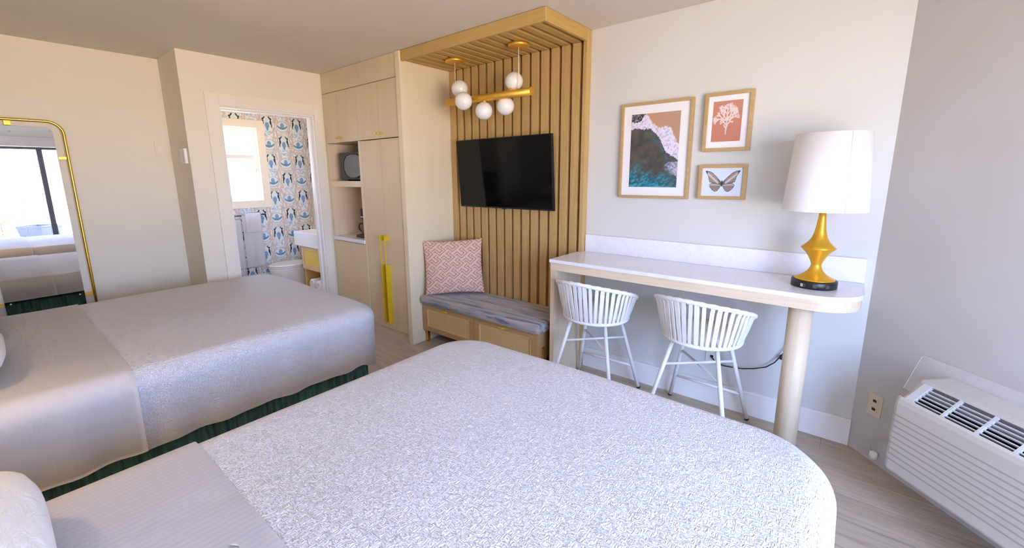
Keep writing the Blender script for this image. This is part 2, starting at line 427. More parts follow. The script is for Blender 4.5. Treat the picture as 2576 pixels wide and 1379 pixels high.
# outside: planter with a plant, wire fence
p = thing('planter', 'dark tapered planter box standing outside the window, seen in the mirror', 'planter', (2.3, .6, .3))
bm = B(); lathe(bm, [(.19, .02), (.30, .55), (.28, .55), (.27, .5), (0.001, .5)], (2.3, .62, .1), 4, False); obj('pot', bm, M['pot'], p)
p = thing('shrub', 'yellow green leafy plant beside the dark planter, seen in the mirror', 'plant', (2.4, .05, .0))
bm = B()
for i in range(160):
    a = random.random()*2*PI; r = .28*math.sqrt(random.random()); z = .35+.45*random.random(); c = Vector((2.4+r*math.cos(a), .05+r*math.sin(a), z))
    e = Vector((random.gauss(0, 1), random.gauss(0, 1), random.gauss(0, .6))).normalized()*.06; g = e.cross(Vector((random.random(), random.random(), 1))).normalized()*.02
    bm.faces.new([bm.verts.new(c-e), bm.verts.new(c+g), bm.verts.new(c+e), bm.verts.new(c-g)])
obj('foliage', bm, M['leaf'], p)
bm = B(); lathe(bm, [(.10, 0), (.14, .3), (.13, .33)], (2.4, .05, .1), 20); tube(bm, [(2.4, .05, .4), (2.4, .05, .6)], .012); obj('plant_pot', bm, M['patio'], p)
f = thing('wire_fence', 'thin dark wire grid railing outside the window, seen in the mirror', 'fence', (1.9, .45, .1))
bm = B()
for k in range(12): tube(bm, [(1.9, -1+.29*k, .1), (1.9, -1+.29*k, 1.15)], .006, 6)
for k in range(5): tube(bm, [(1.9, -1, .15+.24*k), (1.9, 2.2, .15+.24*k)], .005, 6)
obj('grid', bm, M['darkgrey'], f)
bm = B(); box(bm, XW+.1, 3.2, -2, 3, .02, .1); st('trim_2', bm, M['patio'])

# baseboard of the desk wall
bm = B(); box(bm, -1.52, C0[0]+.002, D-.012, D-.0005, 0, .135, .001); box(bm, -1.52, C0[0]+.002, D-.016, D-.0005, .135, .152, .003); st('baseboard_back', bm, M['white'])

# ------------------------------------------------------------------ closet / kitchenette
XL, XR = -4.117, -2.94          # cabinet run; the tall end panel sits at XR..-2.885
xd = -3.535
cab = thing('wardrobe', 'tall pale maple wardrobe with two long yellow brass pulls beside the bench nook', 'wardrobe', (-3.2, 2.55, 0))
bm = B(); box(bm, XR+.002, -2.885, YC-.012, D-.003, 0, H-.003, .001); obj('end_panel', bm, M['wood_side'], cab)
bx('carcass', M['wood_door'], cab, xd+.006, XR, YC+.02, D-.003, .07, 1.785)
bx('toe_kick', M['wood_door'], cab, xd+.01, XR, YC+.012, YC+.03, 0, .068)
def door(par, x0, x1, z0, z1, name='door', mat='wood_door'):
    return bx(name, M[mat], par, x0+.0015, x1-.0015, YC-.002, YC+.018, z0+.0015, z1-.0015, bev=.001)
bx('stile', M['wood_side'], cab, xd+.001, xd+.02, YC-.004, YC+.018, .07, 1.785)
dl = door(cab, xd+.022, -3.215, .075, 1.785); dr = door(cab, -3.215, XR, .075, 1.785)
def pull(par, x):
    # flat plate standing off the door, open window in its upper part
    bm = B(); y0, y1 = YC-.052, YC-.002; t = .008
    box(bm, x, x+t, y0, y1, .905, .955, .001); box(bm, x, x+t, y0, y0+.008, .69, .905, .0005)
    box(bm, x, x+t, y0, y1, .14, .69, .001)
    return obj('pull_handle', bm, M['brass_pull'], par, label='long flat yellow brass pull')
pull(dl, -3.238); pull(dr, -3.172)
def knob_bar(par, x, z, L=.05):
    bm = B(); tube(bm, [(x-L, YC-.02, z), (x+L, YC-.02, z)], .005, 8); tube(bm, [(x-L*.6, YC-.02, z), (x-L*.6, YC, z)], .004, 6); tube(bm, [(x+L*.6, YC-.02, z), (x+L*.6, YC, z)], .004, 6)
    obj('bar_handle', bm, M['brass_pull'], par)
for (x0, xm, x1, lab) in ((XL+.02, -3.845, xd, 'pair of pale maple upper doors above the microwave niche'), (xd, -3.215, XR, 'pair of pale maple upper doors above the tall wardrobe')):
    u = thing('upper_cabinet', lab, 'cabinet', ((x0+x1)/2, 2.55, 1.79), group='upper cabinets')
    bx('carcass', M['wood_door'], u, x0+.002, x1-.002, YC+.02, D-.003, 1.792, 2.252)
    a = door(u, x0, xm, 1.79, 2.252); b = door(u, xm, x1, 1.79, 2.252)
    knob_bar(b if False else a, xm-.025, 1.832, .022); knob_bar(b, xm+.028, 1.832, .022)
bx('trim_3', M['wood_door'], None, XL, XR, YC, YC+.018, 2.256, H-.002, kind='structure')
n = thing('open_shelf_unit', 'open pale maple niche with microwave shelf between upper doors and counter', 'shelf', (-3.82, 2.55, .878))
bm = B(); box(bm, XL+.02, XL+.038, YC, D-.003, .879, 1.788); box(bm, xd-.018, xd-.0005, YC, D-.003, .879, 1.788); bm.free()
for a_, b_ in ((XL+.02, XL+.038), (xd-.018, xd-.0005)): bx('side_panel', M['wood_niche'], n, a_, b_, YC, D-.003, .879, 1.788)
bx('back_panel', M['wood_niche'], n, XL+.038, xd-.018, D-.02, D-.004, .879, 1.788)
bx('shelf', M['wood_side'], n, XL+.038, xd-.018, YC, D-.02, 1.375, 1.43)
bx('trim_4', M['wood_side'], None, XL+.001, XL+.0195, YC-.002, YC+.02, 0, 2.254, kind='structure')
bc = thing('base_cabinet', 'low pale maple cabinet under the small counter, beside the bathroom door', 'cabinet', (-3.82, 2.55, 0))
bx('carcass', M['wood_door'], bc, XL+.022, xd-.002, YC+.02, D-.003, .07, .842)
door(bc, XL+.022, xd-.002, .075, .838); bx('toe_kick', M['wood_door'], bc, XL+.022, xd-.002, YC+.012, YC+.019, 0, .068)
c = bx('countertop', M['quartz'], None, XL+.021, xd-.001, YC-.014, D-.021, .844, .8785, bev=.002)
tag(c, 'small white stone countertop on the low maple cabinet under the coffee maker', 'countertop'); center_origin(c, (-3.82, 2.5, .844))

# microwave
mw = thing('microwave', 'black microwave oven with oval window on the niche shelf', 'microwave', (-3.74, 2.47, 1.43))
x0, x1, y0, y1, z0, z1 = -3.955, -3.562, 2.30, 2.64, 1.440, 1.700
bx('body', M['darkgrey'], mw, x0, x1, y0+.012, y1, z0, z1, bev=.008)
dd = bx('door', M['black'], mw, x0+.002, x1-.002, y0, y0+.011, z0+.002, z1-.002, bev=.004)
bm = B(); cx, cz = (x0+x1)/2+.035, (z0+z1)/2; rx, rz = .155, .112
bm2 = bm; pts = [(cx+rx*math.copysign(abs(math.cos(t))**.8, math.cos(t)), cz+rz*math.copysign(abs(math.sin(t))**.8, math.sin(t))) for t in [2*PI*k/40 for k in range(40)]]
tube(bm, [(p, y0-.003, q) for p, q in pts], .006, 8, closed=True); obj('window_ring', bm, M['black'], dd)
bm = B(); lo = [bm.verts.new((p, y0-.003, q)) for p, q in pts]; hi = [bm.verts.new((p, y0-.0002, q)) for p, q in pts]; bm.faces.new(lo); bm.faces.new(hi[::-1])
for i in range(40): bm.faces.new((lo[i], lo[(i+1) % 40], hi[(i+1) % 40], hi[i]))
obj('oval_window', bm, plain('grey_oven_glass', (.16, .18, .19), .12, 0), dd)

for sx in (x0+.04, x1-.04): bx('foot', M['black'], mw, sx-.012, sx+.012, y0+.05, y1-.05, 1.4302, 1.4398)

# coffee maker
cm = thing('coffee_maker', 'small black coffee maker with glass carafe on the niche counter', 'coffee maker', (-3.64, 2.42, .8785))
CMX = -.06
bx('base', M['black'], cm, -3.745+CMX, -3.57+CMX, 2.33, 2.50, .879, .905, bev=.006)
bx('tower', M['black'], cm, -3.62+CMX, -3.57+CMX, 2.36, 2.50, .905, 1.16, bev=.006)
bm = B(); lathe(bm, [(.045, 0), (.058, .03), (.06, .1), (.055, .115)], (-3.672+CMX, 2.415, 1.045), 24); obj('brew_head', bm, M['black'], cm)
bm = B(); lathe(bm, [(.042, 0), (.056, .015), (.058, .06), (.045, .1), (.043, .115)], (-3.672+CMX, 2.415, .908), 24); cf = obj('carafe', bm, M['carafe'], cm)
bm = B(); tube(bm, [(a_+CMX, b_, c_) for a_, b_, c_ in ((-3.715, 2.40, 1.01), (-3.76, 2.385, 1.005), (-3.768, 2.38, .96), (-3.735, 2.395, .925))], .007, 8); obj('carafe_handle', bm, M['black'], cf)
bm = B(); lathe(bm, [(.060, 0), (.061, .01), (.06, .012)], (-3.672+CMX, 2.415, 1.075), 24); obj('chrome_band', bm, M['chrome'], cm)

# ------------------------------------------------------------------ slat feature wall and canopy
sx0, sx1 = -2.884, -1.524; YF = 2.262
sl = thing('slat_panel', 'oak vertical slat wall panel that folds forward into an overhead canopy', 'wall panel', (-2.2, D, 0))
bx('backing_board', M['slat_back'], sl, sx0, sx1-.002, D-.012, D-.001, .02, 2.43)
bx('canopy_board', M['slat_back'], sl, sx0, sx1-.002, YF+.02, D-.012, 2.41, 2.436)
N = 15; pitch = (sx1-.035-sx0)/N
for k in range(N):
    a = sx0+pitch*k+.004
    bx('wall_slat', M['slat'], sl, a, a+pitch*.71, D-.052, D-.0125, .02, 2.364, bev=.002)
    bx('canopy_slat', M['slat_y'], sl, a, a+pitch*.60, YF+.021, D-.0125, 2.366, 2.4095, bev=.002)
bx('front_fascia', M['slat_x'], sl, sx0, sx1, YF, YF+.02, 2.36, 2.437, bev=.001)
bx('side_fascia', M['slat_y'], sl, sx1-.022, sx1, YF+.0205, D-.066, 2.36, 2.437, bev=.001)
bx('side_trim', M['slat'], sl, sx1-.028, sx1, D-.065, D-.001, .0, 2.437, bev=.001)

# television
tv = thing('television', 'flat black television on the oak slat wall above the bench', 'television', (-2.25, 2.78, 1.48))
def tvp(u, v, w):   # u 0..1 left-right, v 0..1 bottom-top, w depth behind the glass
    y = 2.742+(2.700-2.742)*v; return Vector((-2.738+(.978)*u, y+w, 1.202+.567*v))
def slab(bm, u0, u1, v0, v1, w0, w1):
    P = [tvp(a, b, c) for c in (w0, w1) for a, b in ((u0, v0), (u1, v0), (u1, v1), (u0, v1))]
    vs = [bm.verts.new(p) for p in P]
    for f in [(0,1,2,3),(7,6,5,4),(0,4,5,1),(1,5,6,2),(2,6,7,3),(3,7,4,0)]: bm.faces.new([vs[i] for i in f])
bm = B(); slab(bm, 0, 1, 0, 1, .004, .030); slab(bm, .2, .8, .1, .7, .031, .05); obj('housing', bm, M['black'], tv)
bm = B(); slab(bm, .008, .992, .022, .988, .001, .0035); obj('screen', bm, M['screen'], tv)
bm = B(); slab(bm, .482, .518, -.014, .004, .004, .02); obj('logo_tab', bm, M['darkgrey'], tv)
bm = B(); box(bm, -2.4, -2.1, 2.765, D-.053, 1.4, 1.6); obj('wall_mount', bm, M['darkgrey'], tv)

# pendant
YPD = 2.53
pd = thing('pendant_light', 'brass bar pendant light with five white globes under the slat canopy', 'light', (-2.22, YPD, 2.365))
bar_l, bar_r, bz = -2.655, -1.81, 2.046
bm = B(); tube(bm, [(bar_l, YPD, bz+.006), (bar_r, YPD, bz-.006)], .0275, 24); bar = obj('bar', bm, M['brass_satin'], pd)
for x in (-2.552, -1.924):
    bm = B(); lathe(bm, [(.005, -.024), (.07, -.022), (.075, -.018), (.075, .0), (.0, .0)], (x, YPD, 2.3645), 28); obj('ceiling_canopy', bm, M['brass_satin'], pd)
    bm = B(); tube(bm, [(x, YPD, 2.342), (x, YPD, bz+.024)], .0028, 6); obj('stem', bm, M['white_plastic'], pd)
R = .066
for (x, y, z) in ((-2.505, YPD+.0, 2.142), (-2.375, YPD-.095, 2.025), (-2.245, YPD-.01, 1.95), (-2.085, YPD+.05, 1.975), (-2.00, YPD+.045, 2.135)):
    bm = B(); sphere(bm, (x, y, z), R); g = obj('globe', bm, M['globe'], pd)
    q = Vector((0, YPD-y, bz-z)).normalized(); p0 = Vector((x, y, z))+q*(R-.006); bm = B(); tube(bm, [p0, Vector((x, YPD, bz))-q*.02], .014, 12); obj('socket', bm, M['brass_satin'], g)

# ------------------------------------------------------------------ bench
be = thing('storage_bench', 'low oak storage bench with cane drawers in front of the slat wall', 'bench', (-2.24, 2.58, 0))
bl, brr, by, bz0, bz1 = -2.868, -1.627, 2.362, .118, .362
bx('carcass', M['bench_wood'], be, bl+.004, brr-.05, by+.016, 2.775, bz0+.002, bz1-.002)
bm = B(); box(bm, brr-.05, brr, by+.016, by+.115, bz0, bz1, .001); box(bm, bl, brr, by-.0, by+.0155, bz1-.012, bz1, .001); obj('face_frame', bm, M['bench_wood'], be)
for i, (a, b, cl, cr) in enumerate(((bl, -2.252, -2.812, -2.306), (-2.249, brr, -2.192, -1.690))):
    bm = B(); z0, z1, c0, c1 = bz0, bz1-.013, .162, .322
    box(bm, a, cl, by, by+.015, z0, z1); box(bm, cr, b, by, by+.015, z0, z1); box(bm, cl, cr, by, by+.015, z0, c0); box(bm, cl, cr, by, by+.015, c1, z1)
    dw = obj('drawer', bm, M['bench_wood'], be)
    bx('cane_panel', M['cane'], dw, cl, cr, by+.006, by+.012, c0, c1)
    bm = B(); t = .006
    for q in ((cl, cl+t, c0, c1), (cr-t, cr, c0, c1), (cl, cr, c0, c0+t), (cl, cr, c1-t, c1)): box(bm, q[0], q[1], by-.002, by+.006, q[2], q[3])
    obj('bead_trim', bm, plain('bead_oak', (.70, .48, .18), .5), dw)
    bm = B(); kx = (cl+cr)/2-.012; lathe(bm, [(.006, 0), (.006, .012)], (0, 0, 0), 12); bmesh.ops.rotate(bm, verts=bm.verts, matrix=Matrix.Rotation(PI/2, 3, 'X')); bmesh.ops.translate(bm, verts=bm.verts, vec=(kx, by, .341))
    tube(bm, [(kx-.032, by-.014, .341), (kx+.028, by-.014, .341)], .005, 8); obj('knob', bm, M['brass_pull'], dw)
for x, y in ((bl+.02, by+.02), (brr-.03, by+.02), (bl+.02, 2.74), (brr-.07, 2.74)):
    bm = B(); box(bm, x-.006, x+.006, y, y+.03, 0, bz0-.002); obj('leg', bm, M['brass'], be)
bm = B(); box(bm, brr+.0008, brr+.004, by+.05, by+.056, .02, .25); box(bm, brr+.0008, brr+.004, by+.07, by+.076, .02, .25); box(bm, brr+.0008, brr+.004, by+.056, by+.07, .244, .25); obj('side_bracket', bm, M['brass'], be)
# bench cushion
bm = B(); box(bm, -2.878, -1.60, 2.33, 2.775, .364, .442, .03, 5)
for f in bm.faces: f.smooth = True
cu = obj('bench_cushion', bm, M['cushion']); tag(cu, 'blue grey streaked seat cushion lying on the cane bench', 'cushion'); center_origin(cu, (-2.24, 2.55, .364))

# throw pillow (coral lattice)
A_ = (.77, .53, .43); W_ = (.88, .79, .72)
def lattice(u, v):
    # interlocking right-angled hooks on a diagonal grid
    x, y = (u-.5)*.5, (v-.5)*.5; k = 1/.053
    a = (x*1.0+y*1.15)*k*.7071; b = (-x*1.0+y*1.15)*k*.7071
    i, j = math.floor(a), math.floor(b); fa, fb = a-i, b-j
    typ = (i+2*j) % 4
    if typ == 1: fa = 1-fa
    elif typ == 2: fa, fb = 1-fa, 1-fb
    elif typ == 3: fb = 1-fb
    m = max(fa, fb)
    t = 1 if (m > .80) else (0 if m > .64 else (1 if m > .42 else (0 if m > .24 else 1)))
    if fa < .0 or fb < .0: t = 0
    return lerp3(A_, W_, t*.95)
def pillow_mesh(name, w, h, th, mat, colf=None, n=56, pinch=.035, rnd=0.):
    def P(u, v, s):
        x, y = 2*u-1, 2*v-1
        ex = 1-pinch*2*(1-y*y)*abs(x)**3*.9; ey = 1-pinch*2*(1-x*x)*abs(y)**3*.9
        pr = max(0, (1-abs(x)**2.4))*max(0, (1-abs(y)**2.4))
        cr = 1-rnd*(x*x*y*y)**2
        return Vector((x*cr*w/2*(1-pinch*1.7*(1-y*y)), s*th/2*(pr**.5), y*cr*h/2*(1-pinch*1.7*(1-x*x))))
    verts = []; cols = []; faces = []
    for s in (-1, 1):
        off = len(verts)
        for j in range(n+1):
            for i in range(n+1):
                u, v = i/n, j/n; verts.append(P(u, v, s)); cols.append(colf(u, v) if colf else (1, 1, 1))
        for j in range(n):
            for i in range(n):
                q = [off+j*(n+1)+i, off+j*(n+1)+i+1, off+(j+1)*(n+1)+i+1, off+(j+1)*(n+1)+i]
                faces.append(q if s < 0 else q[::-1])
    me = bpy.data.meshes.new(name); me.from_pydata(verts, [], faces); me.materials.append(mat)
    if colf:
        ca = me.color_attributes.new('Col', 'FLOAT_COLOR', 'POINT'); buf = []
        for c in cols: buf += [*s2l(c), 1.]
        ca.data.foreach_set('color', buf)
    bm = bmesh.new(); bm.from_mesh(me); bmesh.ops.remove_doubles(bm, verts=bm.verts, dist=1e-5)
    for f in bm.faces: f.smooth = True
    bmesh.ops.recalc_face_normals(bm, faces=bm.faces); bm.to_mesh(me); bm.free()
    o = bpy.data.objects.new(name, me); COL.objects.link(o); return o
pl = pillow_mesh('throw_pillow', .52, .48, .15, M['pillowprint'], lattice, 190)
tag(pl, 'square coral throw pillow with pale lattice pattern leaning in the bench corner', 'pillow')
pl.location = (-2.665, 2.560, .686); pl.rotation_euler = (math.radians(-9), math.radians(-2), math.radians(43))

# ------------------------------------------------------------------ framed pictures
def picture(name, label, x0, x1, z0, z1, border, mat_w, colf, nx, art=None):
    t = thing(name, label, 'picture', ((x0+x1)/2, D, (z0+z1)/2), group='framed prints on the desk wall')
    y0, y1 = D-.034, D-.002
    bm = B()
    for a in ((x0, x0+border, z0, z1), (x1-border, x1, z0, z1), (x0+border, x1-border, z0, z0+border), (x0+border, x1-border, z1-border, z1)):
        box(bm, a[0], a[1], y0, y1, a[2], a[3], .0015)
    obj('frame', bm, M['frame_wood'], t)
    px0, px1, pz0, pz1 = art or (x0+border+mat_w, x1-border-mat_w, z0+border+mat_w, z1-border-mat_w)
    bm = B(); box(bm, x0+border-.002, x1-border+.002, y0+.014, y0+.018, z0+border-.002, z1-border+.002); obj('mat_board', bm, M['mat'], t)
    asp = (pz1-pz0)/(px1-px0)
    color_grid('print', M['print'], lambda u, v: (px0+(px1-px0)*u, y0+.0128, pz0+(pz1-pz0)*v), nx, int(nx*asp), colf, parent=t)
    return t
def pw(x, pts):
    for (a, b), (c, d) in zip(pts, pts[1:]):
        if x <= c: return b+(d-b)*(x-a)/(c-a)
    return pts[-1][1]
def wave(u, v):
    n = fbm(u*9, v*14, 4, 1)-.5; n2 = fbm(u*34, v*50, 3, 5)-.5; n3 = fbm(u*22+v*9, v*60-u*20, 3, 8)-.5
    up = pw(u, [(0, .90), (.1, .88), (.2, .91), (.3, .985), (.36, .95), (.46, .86), (.58, .785), (.70, .80), (.82, .785), (.88, .69), (.95, .60), (1, .54)])+n2*.07
    lo = pw(u, [(0, .79), (.2, .80), (.38, .81), (.46, .74), (.60, .68), (.68, .56), (.76, .46), (.9, .41), (1, .36)])+n*.08+n2*.05
    sand = lerp3((.80, .58, .45), (.72, .58, .48), u*1.1+n)
    if v > up:
        if u < .30: return lerp3((.20, .20, .21), (.62, .60, .66), .45+n2*2.2)
        return sand if v > up+.015 else (.86, .80, .80)
    if v > lo: return lerp3((.90, .88, .96), (.66, .64, .74), max(0, -n2*2.6+.05))
    # right edge foam again low down
    e = .90+.1*math.sin(v*17)-.35*max(0, v-.2)
    if v < .34 and v > .1 and u > e+n2*.3: return lerp3((.78, .76, .84), (.35, .40, .48), .3-n2*2)
    dark = lerp3((.27, .27, .26), (.36, .34, .31), .5+n*1.8)
    tq = lerp3((.10, .38, .44), (.22, .62, .74), .5+n3*3)
    t = max(0, min(1, (.27-v+n*.3)/.20)); c = lerp3(dark, tq, t*(1-.55*max(0, u-.55)/.45))
    # teal glints under the foam
    g = max(0, 1-abs((lo-.07)-v)/.09); 
    if u > .3: c = lerp3(c, (.28, .44, .48), g*(.45+n2*2))
    return c
picture('framed_print', 'large framed aerial photo of white surf on a dark sea', -1.27, -.815, 1.316, 1.924, .017, .05, wave, 240, (-1.203, -.890, 1.388, 1.854))
# coral branches
segs = []
def br_(x, y, a, L, d):
    x2, y2 = x+L*math.cos(a), y+L*math.sin(a); segs.append((x, y, x2, y2, .010*(.5+d*.16)))
    if d > 0:
        for k in range(3): br_(x2, y2, a+random.uniform(-.95, .95), L*random.uniform(.6, .85), d-1)
random.seed(11)
for a in (PI/2, PI/2+.7, PI/2-.7, PI/2+1.3, PI/2-1.3): br_(.5, .38, a, .11, 3)
br_(.5, .22, PI/2, .14, 1); br_(.5, .3, PI/2+.9, .08, 2); br_(.5, .3, PI/2-.9, .08, 2); br_(.49, .14, PI/2, .1, 1)
cgrid = {}
for s in segs:
    for gx in range(int(min(s[0], s[2])*20-1), int(max(s[0], s[2])*20+2)):
        for gy in range(int(min(s[1], s[3])*20-1), int(max(s[1], s[3])*20+2)): cgrid.setdefault((gx, gy), []).append(s)
def coral(u, v):
    u = .5+(u-.5)/1.45; v = .10+(v-.13)/1.38
    base = lerp3((.76, .50, .41), (.78, .54, .46), v)
    best = 9
    for (a, b, c, d, r) in cgrid.get((int(u*20), int(v*20)), ()):
        dx, dy = c-a, (d-b); t = max(0, min(1, ((u-a)*dx+(v-b)*dy)/(dx*dx+dy*dy+1e-9))); q = math.hypot(u-a-t*dx, (v-b-t*dy)*1.3)-r; best = min(best, q)
    if best < .001: return (.90, .84, .84)
    if best < .009: return lerp3((.90, .84, .84), base, .5)
    return base
picture('framed_print', 'small framed white coral print on a terracotta ground, above the butterfly', -.752, -.4985, 1.600, 1.931, .019, .03, coral, 150, (-.707, -.553, 1.655, 1.882))
def inpoly(x, y, P):
    r = False; j = len(P)-1
    for i in range(len(P)):
        if (P[i][1] > y) != (P[j][1] > y) and x < (P[j][0]-P[i][0])*(y-P[i][1])/(P[j][1]-P[i][1])+P[i][0]: r = not r
        j = i
    return r
FW = [(.0, .48), (.05, .56), (.14, .70), (.24, .84), (.34, .91), (.43, .935), (.455, .91), (.42, .84), (.37, .72), (.35, .60), (.33, .50), (.26, .475), (.15, .44), (.02, .40)]
HW = [(.01, .42), (.15, .46), (.27, .47), (.33, .40), (.31, .30), (.25, .20), (.17, .13), (.10, .17), (.05, .27), (.02, .36)]
def butterfly(u, v):
    x, y = abs(u-.5), v
    if x < .016 and .34 < y < .56: return (.20, .15, .15)
    fw, hw = inpoly(x, y, FW), inpoly(x, y, HW)
    if not (fw or hw): return (.84, .90, .98)
    n = fbm(u*22, v*18, 3, 4)
    c = lerp3((.52, .47, .43), (.66, .60, .55), n)
    ed = not (inpoly(x+.014, y, FW if fw else HW) and inpoly(x-.014, y, FW if fw else HW) and inpoly(x, y+.022, FW if fw else HW) and inpoly(x, y-.022, FW if fw else HW))
    if fw:
        c = lerp3(c, (.28, .23, .24), max(0, 1-x/.13)*.8)
        d = abs((y-.42)-(x-.06)*1.25+.0)
        if d < .05 and x > .08: c = lerp3((.84, .83, .84), c, .25)
        if x > .39: c = (.30, .28, .30)
    else:
        if y > .36: c = lerp3((.78, .78, .80), c, .35)
        if abs(math.sin(math.atan2(y-.42, x)*14)) < .25: c = lerp3(c, (.42, .38, .36), .6)
    if ed: c = lerp3(c, (.25, .25, .27), .75)
    return c
picture('framed_print', 'small framed butterfly print on white paper, lowest of the three pictures', -.757, -.4985, 1.320, 1.523, .019, .0, butterfly, 170, (-.732, -.5235, 1.344, 1.499))

# ------------------------------------------------------------------ desk
dk = thing('counter_desk', 'long white quartz and pale oak counter desk on one round column', 'desk', (-.75, 2.62, 0))
yf = 2.395; xr = .082; rr = .19
def desk_outline(ins):
    y0 = yf+ins; x1 = xr-ins; r = rr-ins
    return [(-1.562+ins, y0)]+arc(x1-r, y0+r, r, -PI/2, 0, 12)+[(x1, D-.002), (-1.5215, D-.002), (-1.5215, D-.068), (-1.562+ins, D-.068)]
bm = B(); prism(bm, desk_outline(0), .889, .911, .003); obj('quartz_top', bm, M['quartz'], dk)
bm = B(); prism(bm, desk_outline(.006), .836, .8885, .001); obj('wood_edge', bm, M['desk_wood'], dk)
bx('side_panel', M['desk_panel'], dk, -1.556, -1.5235, yf+.008, D-.068, 0, .8355)
bm = B(); lathe(bm, [(.052, 0), (.052, .835)], (-.150, 2.505, 0), 40); obj('column_leg', bm, M['desk_panel'], dk, label='round pale oak column')
bs = bx('backsplash', M['quartz'], None, -1.52, xr-.004, D-.021, D-.001, .9115, 1.038, bev=.002); tag(bs, 'low white veined stone backsplash on the wall behind the desk', 'backsplash'); center_origin(bs, (-.72, D-.01, .9115))

# lamp
lx, ly, lz = -.118, 2.603, .9112
lp = thing('table_lamp', 'gold table lamp with large white drum shade at the right end of the desk', 'lamp', (lx, ly, lz))
bm = B(); lathe(bm, [(.0, 0), (.092, 0), (.096, .003), (.096, .034), (.093, .037), (.0, .037)], (lx, ly, lz), 48); bs_ = obj('base', bm, M['black'], lp)
az = -PI/2+.1
for da, w_ in ((-.55, .012), (-.42, .008), (0., .014), (.55, .016)):
    a = az+da; bm = B(); box(bm, -.002, .002, -w_/2, w_/2, .010, .026)
    bmesh.ops.rotate(bm, verts=bm.verts, matrix=Matrix.Rotation(a, 3, 'Z')); bmesh.ops.translate(bm, verts=bm.verts, vec=(lx+.0965*math.cos(a), ly+.0965*math.sin(a), lz)); obj('socket', bm, M['chrome'] if da < -.5 else M['darkgrey'], bs_)
prof = [(.0, .037), (.086, .038), (.084, .042), (.068, .050), (.048, .064), (.033, .080), (.025, .096), (.022, .108), (.0225, .116), (.028, .132), (.038, .152), (.052, .173), (.066, .188), (.0715, .1935), (.0715, .198), (.060, .209), (.044, .226), (.032, .247), (.025, .272), (.020, .305), (.016, .345), (.014, .385), (.0, .386)]
bm = B(); lathe(bm, prof, (lx, ly, lz), 48); obj('stem', bm, M['lampgold'], lp)
bm = B(); rb, rt, zb, zt = .172, .148, .380, .742; lathe(bm, [(rb, zb), (rt, zt), (rt-.003, zt), (rb-.003, zb), (rb, zb)], (lx, ly, lz), 64, cap=False); sh = obj('lamp_shade', bm, M['shade'], lp)
bm = B(); tube(bm, [(lx+(rb+.0006)*math.cos(-1.05), ly+(rb+.0006)*math.sin(-1.05), lz+zb), (lx+(rt+.0006)*math.cos(-1.05), ly+(rt+.0006)*math.sin(-1.05), lz+zt)], .0012, 5); obj('seam', bm, M['mat'], sh)
bm = B(); tube(bm, [(lx, ly, lz+.386), (lx, ly, lz+.45)], .006); tube(bm, [(lx-.145, ly, lz+.735), (lx+.145, ly, lz+.735)], .002, 6); tube(bm, [(lx, ly-.145, lz+.735), (lx, ly+.145, lz+.735)], .002, 6); tube(bm, [(lx, ly, lz+.45), (lx, ly, lz+.735)], .003, 6); obj('harp', bm, M['brass'], lp)
# its cord along the wall under the desk
bm = B(); cp = [(-.60, D-.03, .33), (-.57, D-.035, .305), (-.53, D-.035, .292), (-.48, D-.03, .292), (-.42, D-.03, .300), (-.36, D-.03, .318), (-.30, D-.028, .345), (-.26, D-.026, .385), (-.235, D-.026, .43), (-.20, D-.026, .5), (-.185, D-.026, .83)]
tube(bm, cp, .0035, 6); sphere(bm, (-.232, D-.024, .425), .010, 1.6, 10, 8); tag(center_origin(obj('power_cord', bm, M['cord']), cp[0]), 'black lamp cord drooping along the wall under the desk', 'cord')
def outlet(name, label, mat, O, U, Nn, w=.072, h=.116, slots=True):
    t = thing(name, label, 'outlet', O); O = Vector(O); U = Vector(U); Nn = Vector(Nn); Z = Vector((0, 0, 1))
    def bb(nm, a0, a1, z0, z1, d0, d1, mt, par, bev=0):
        bm = B(); box(bm, a0, a1, d0, d1, z0, z1, bev)
        for v in bm.verts: v.co = O+U*v.co.x+Nn*v.co.y+Z*v.co.z
        return obj(nm, bm, mt, par)
    pl_ = bb('plate', -w/2, w/2, -h/2, h/2, .0005, .006, mat, t, .0015)
    if slots:
        for z in (-.020, .020): bb('socket', -.012, .012, z-.011, z+.011, .0062, .0072, M['darkgrey'] if name == 'wall_outlet' else mat, pl_)
    return t, bb, pl_
def outlet2(label, O, U, Nn, mat):
    t, bb, p = outlet('outlet_plate', label, mat, O, U, Nn, slots=False)
    for z in (-.022, .022):
        f_ = bb('receptacle', -.016, .016, z-.014, z+.014, .0062, .0078, mat, t)
        bb('slot', -.009, .009, z-.006, z+.008, .008, .0086, M['black'], f_)
    return t
outlet2('white wall outlet behind the right stool under the desk', (-.60, D, .345), (1, 0, 0), (0, -1, 0), M['white_plastic'])
dW = Vector((1, -1, 0))/S2; nW = Vector((-1, -1, 0))/S2
outlet2('almond wall outlet on the angled wall left of the air conditioner', (C0[0]+dW.x*.116, C0[1]+dW.y*.116, .302), dW, nW, M['outlet'])

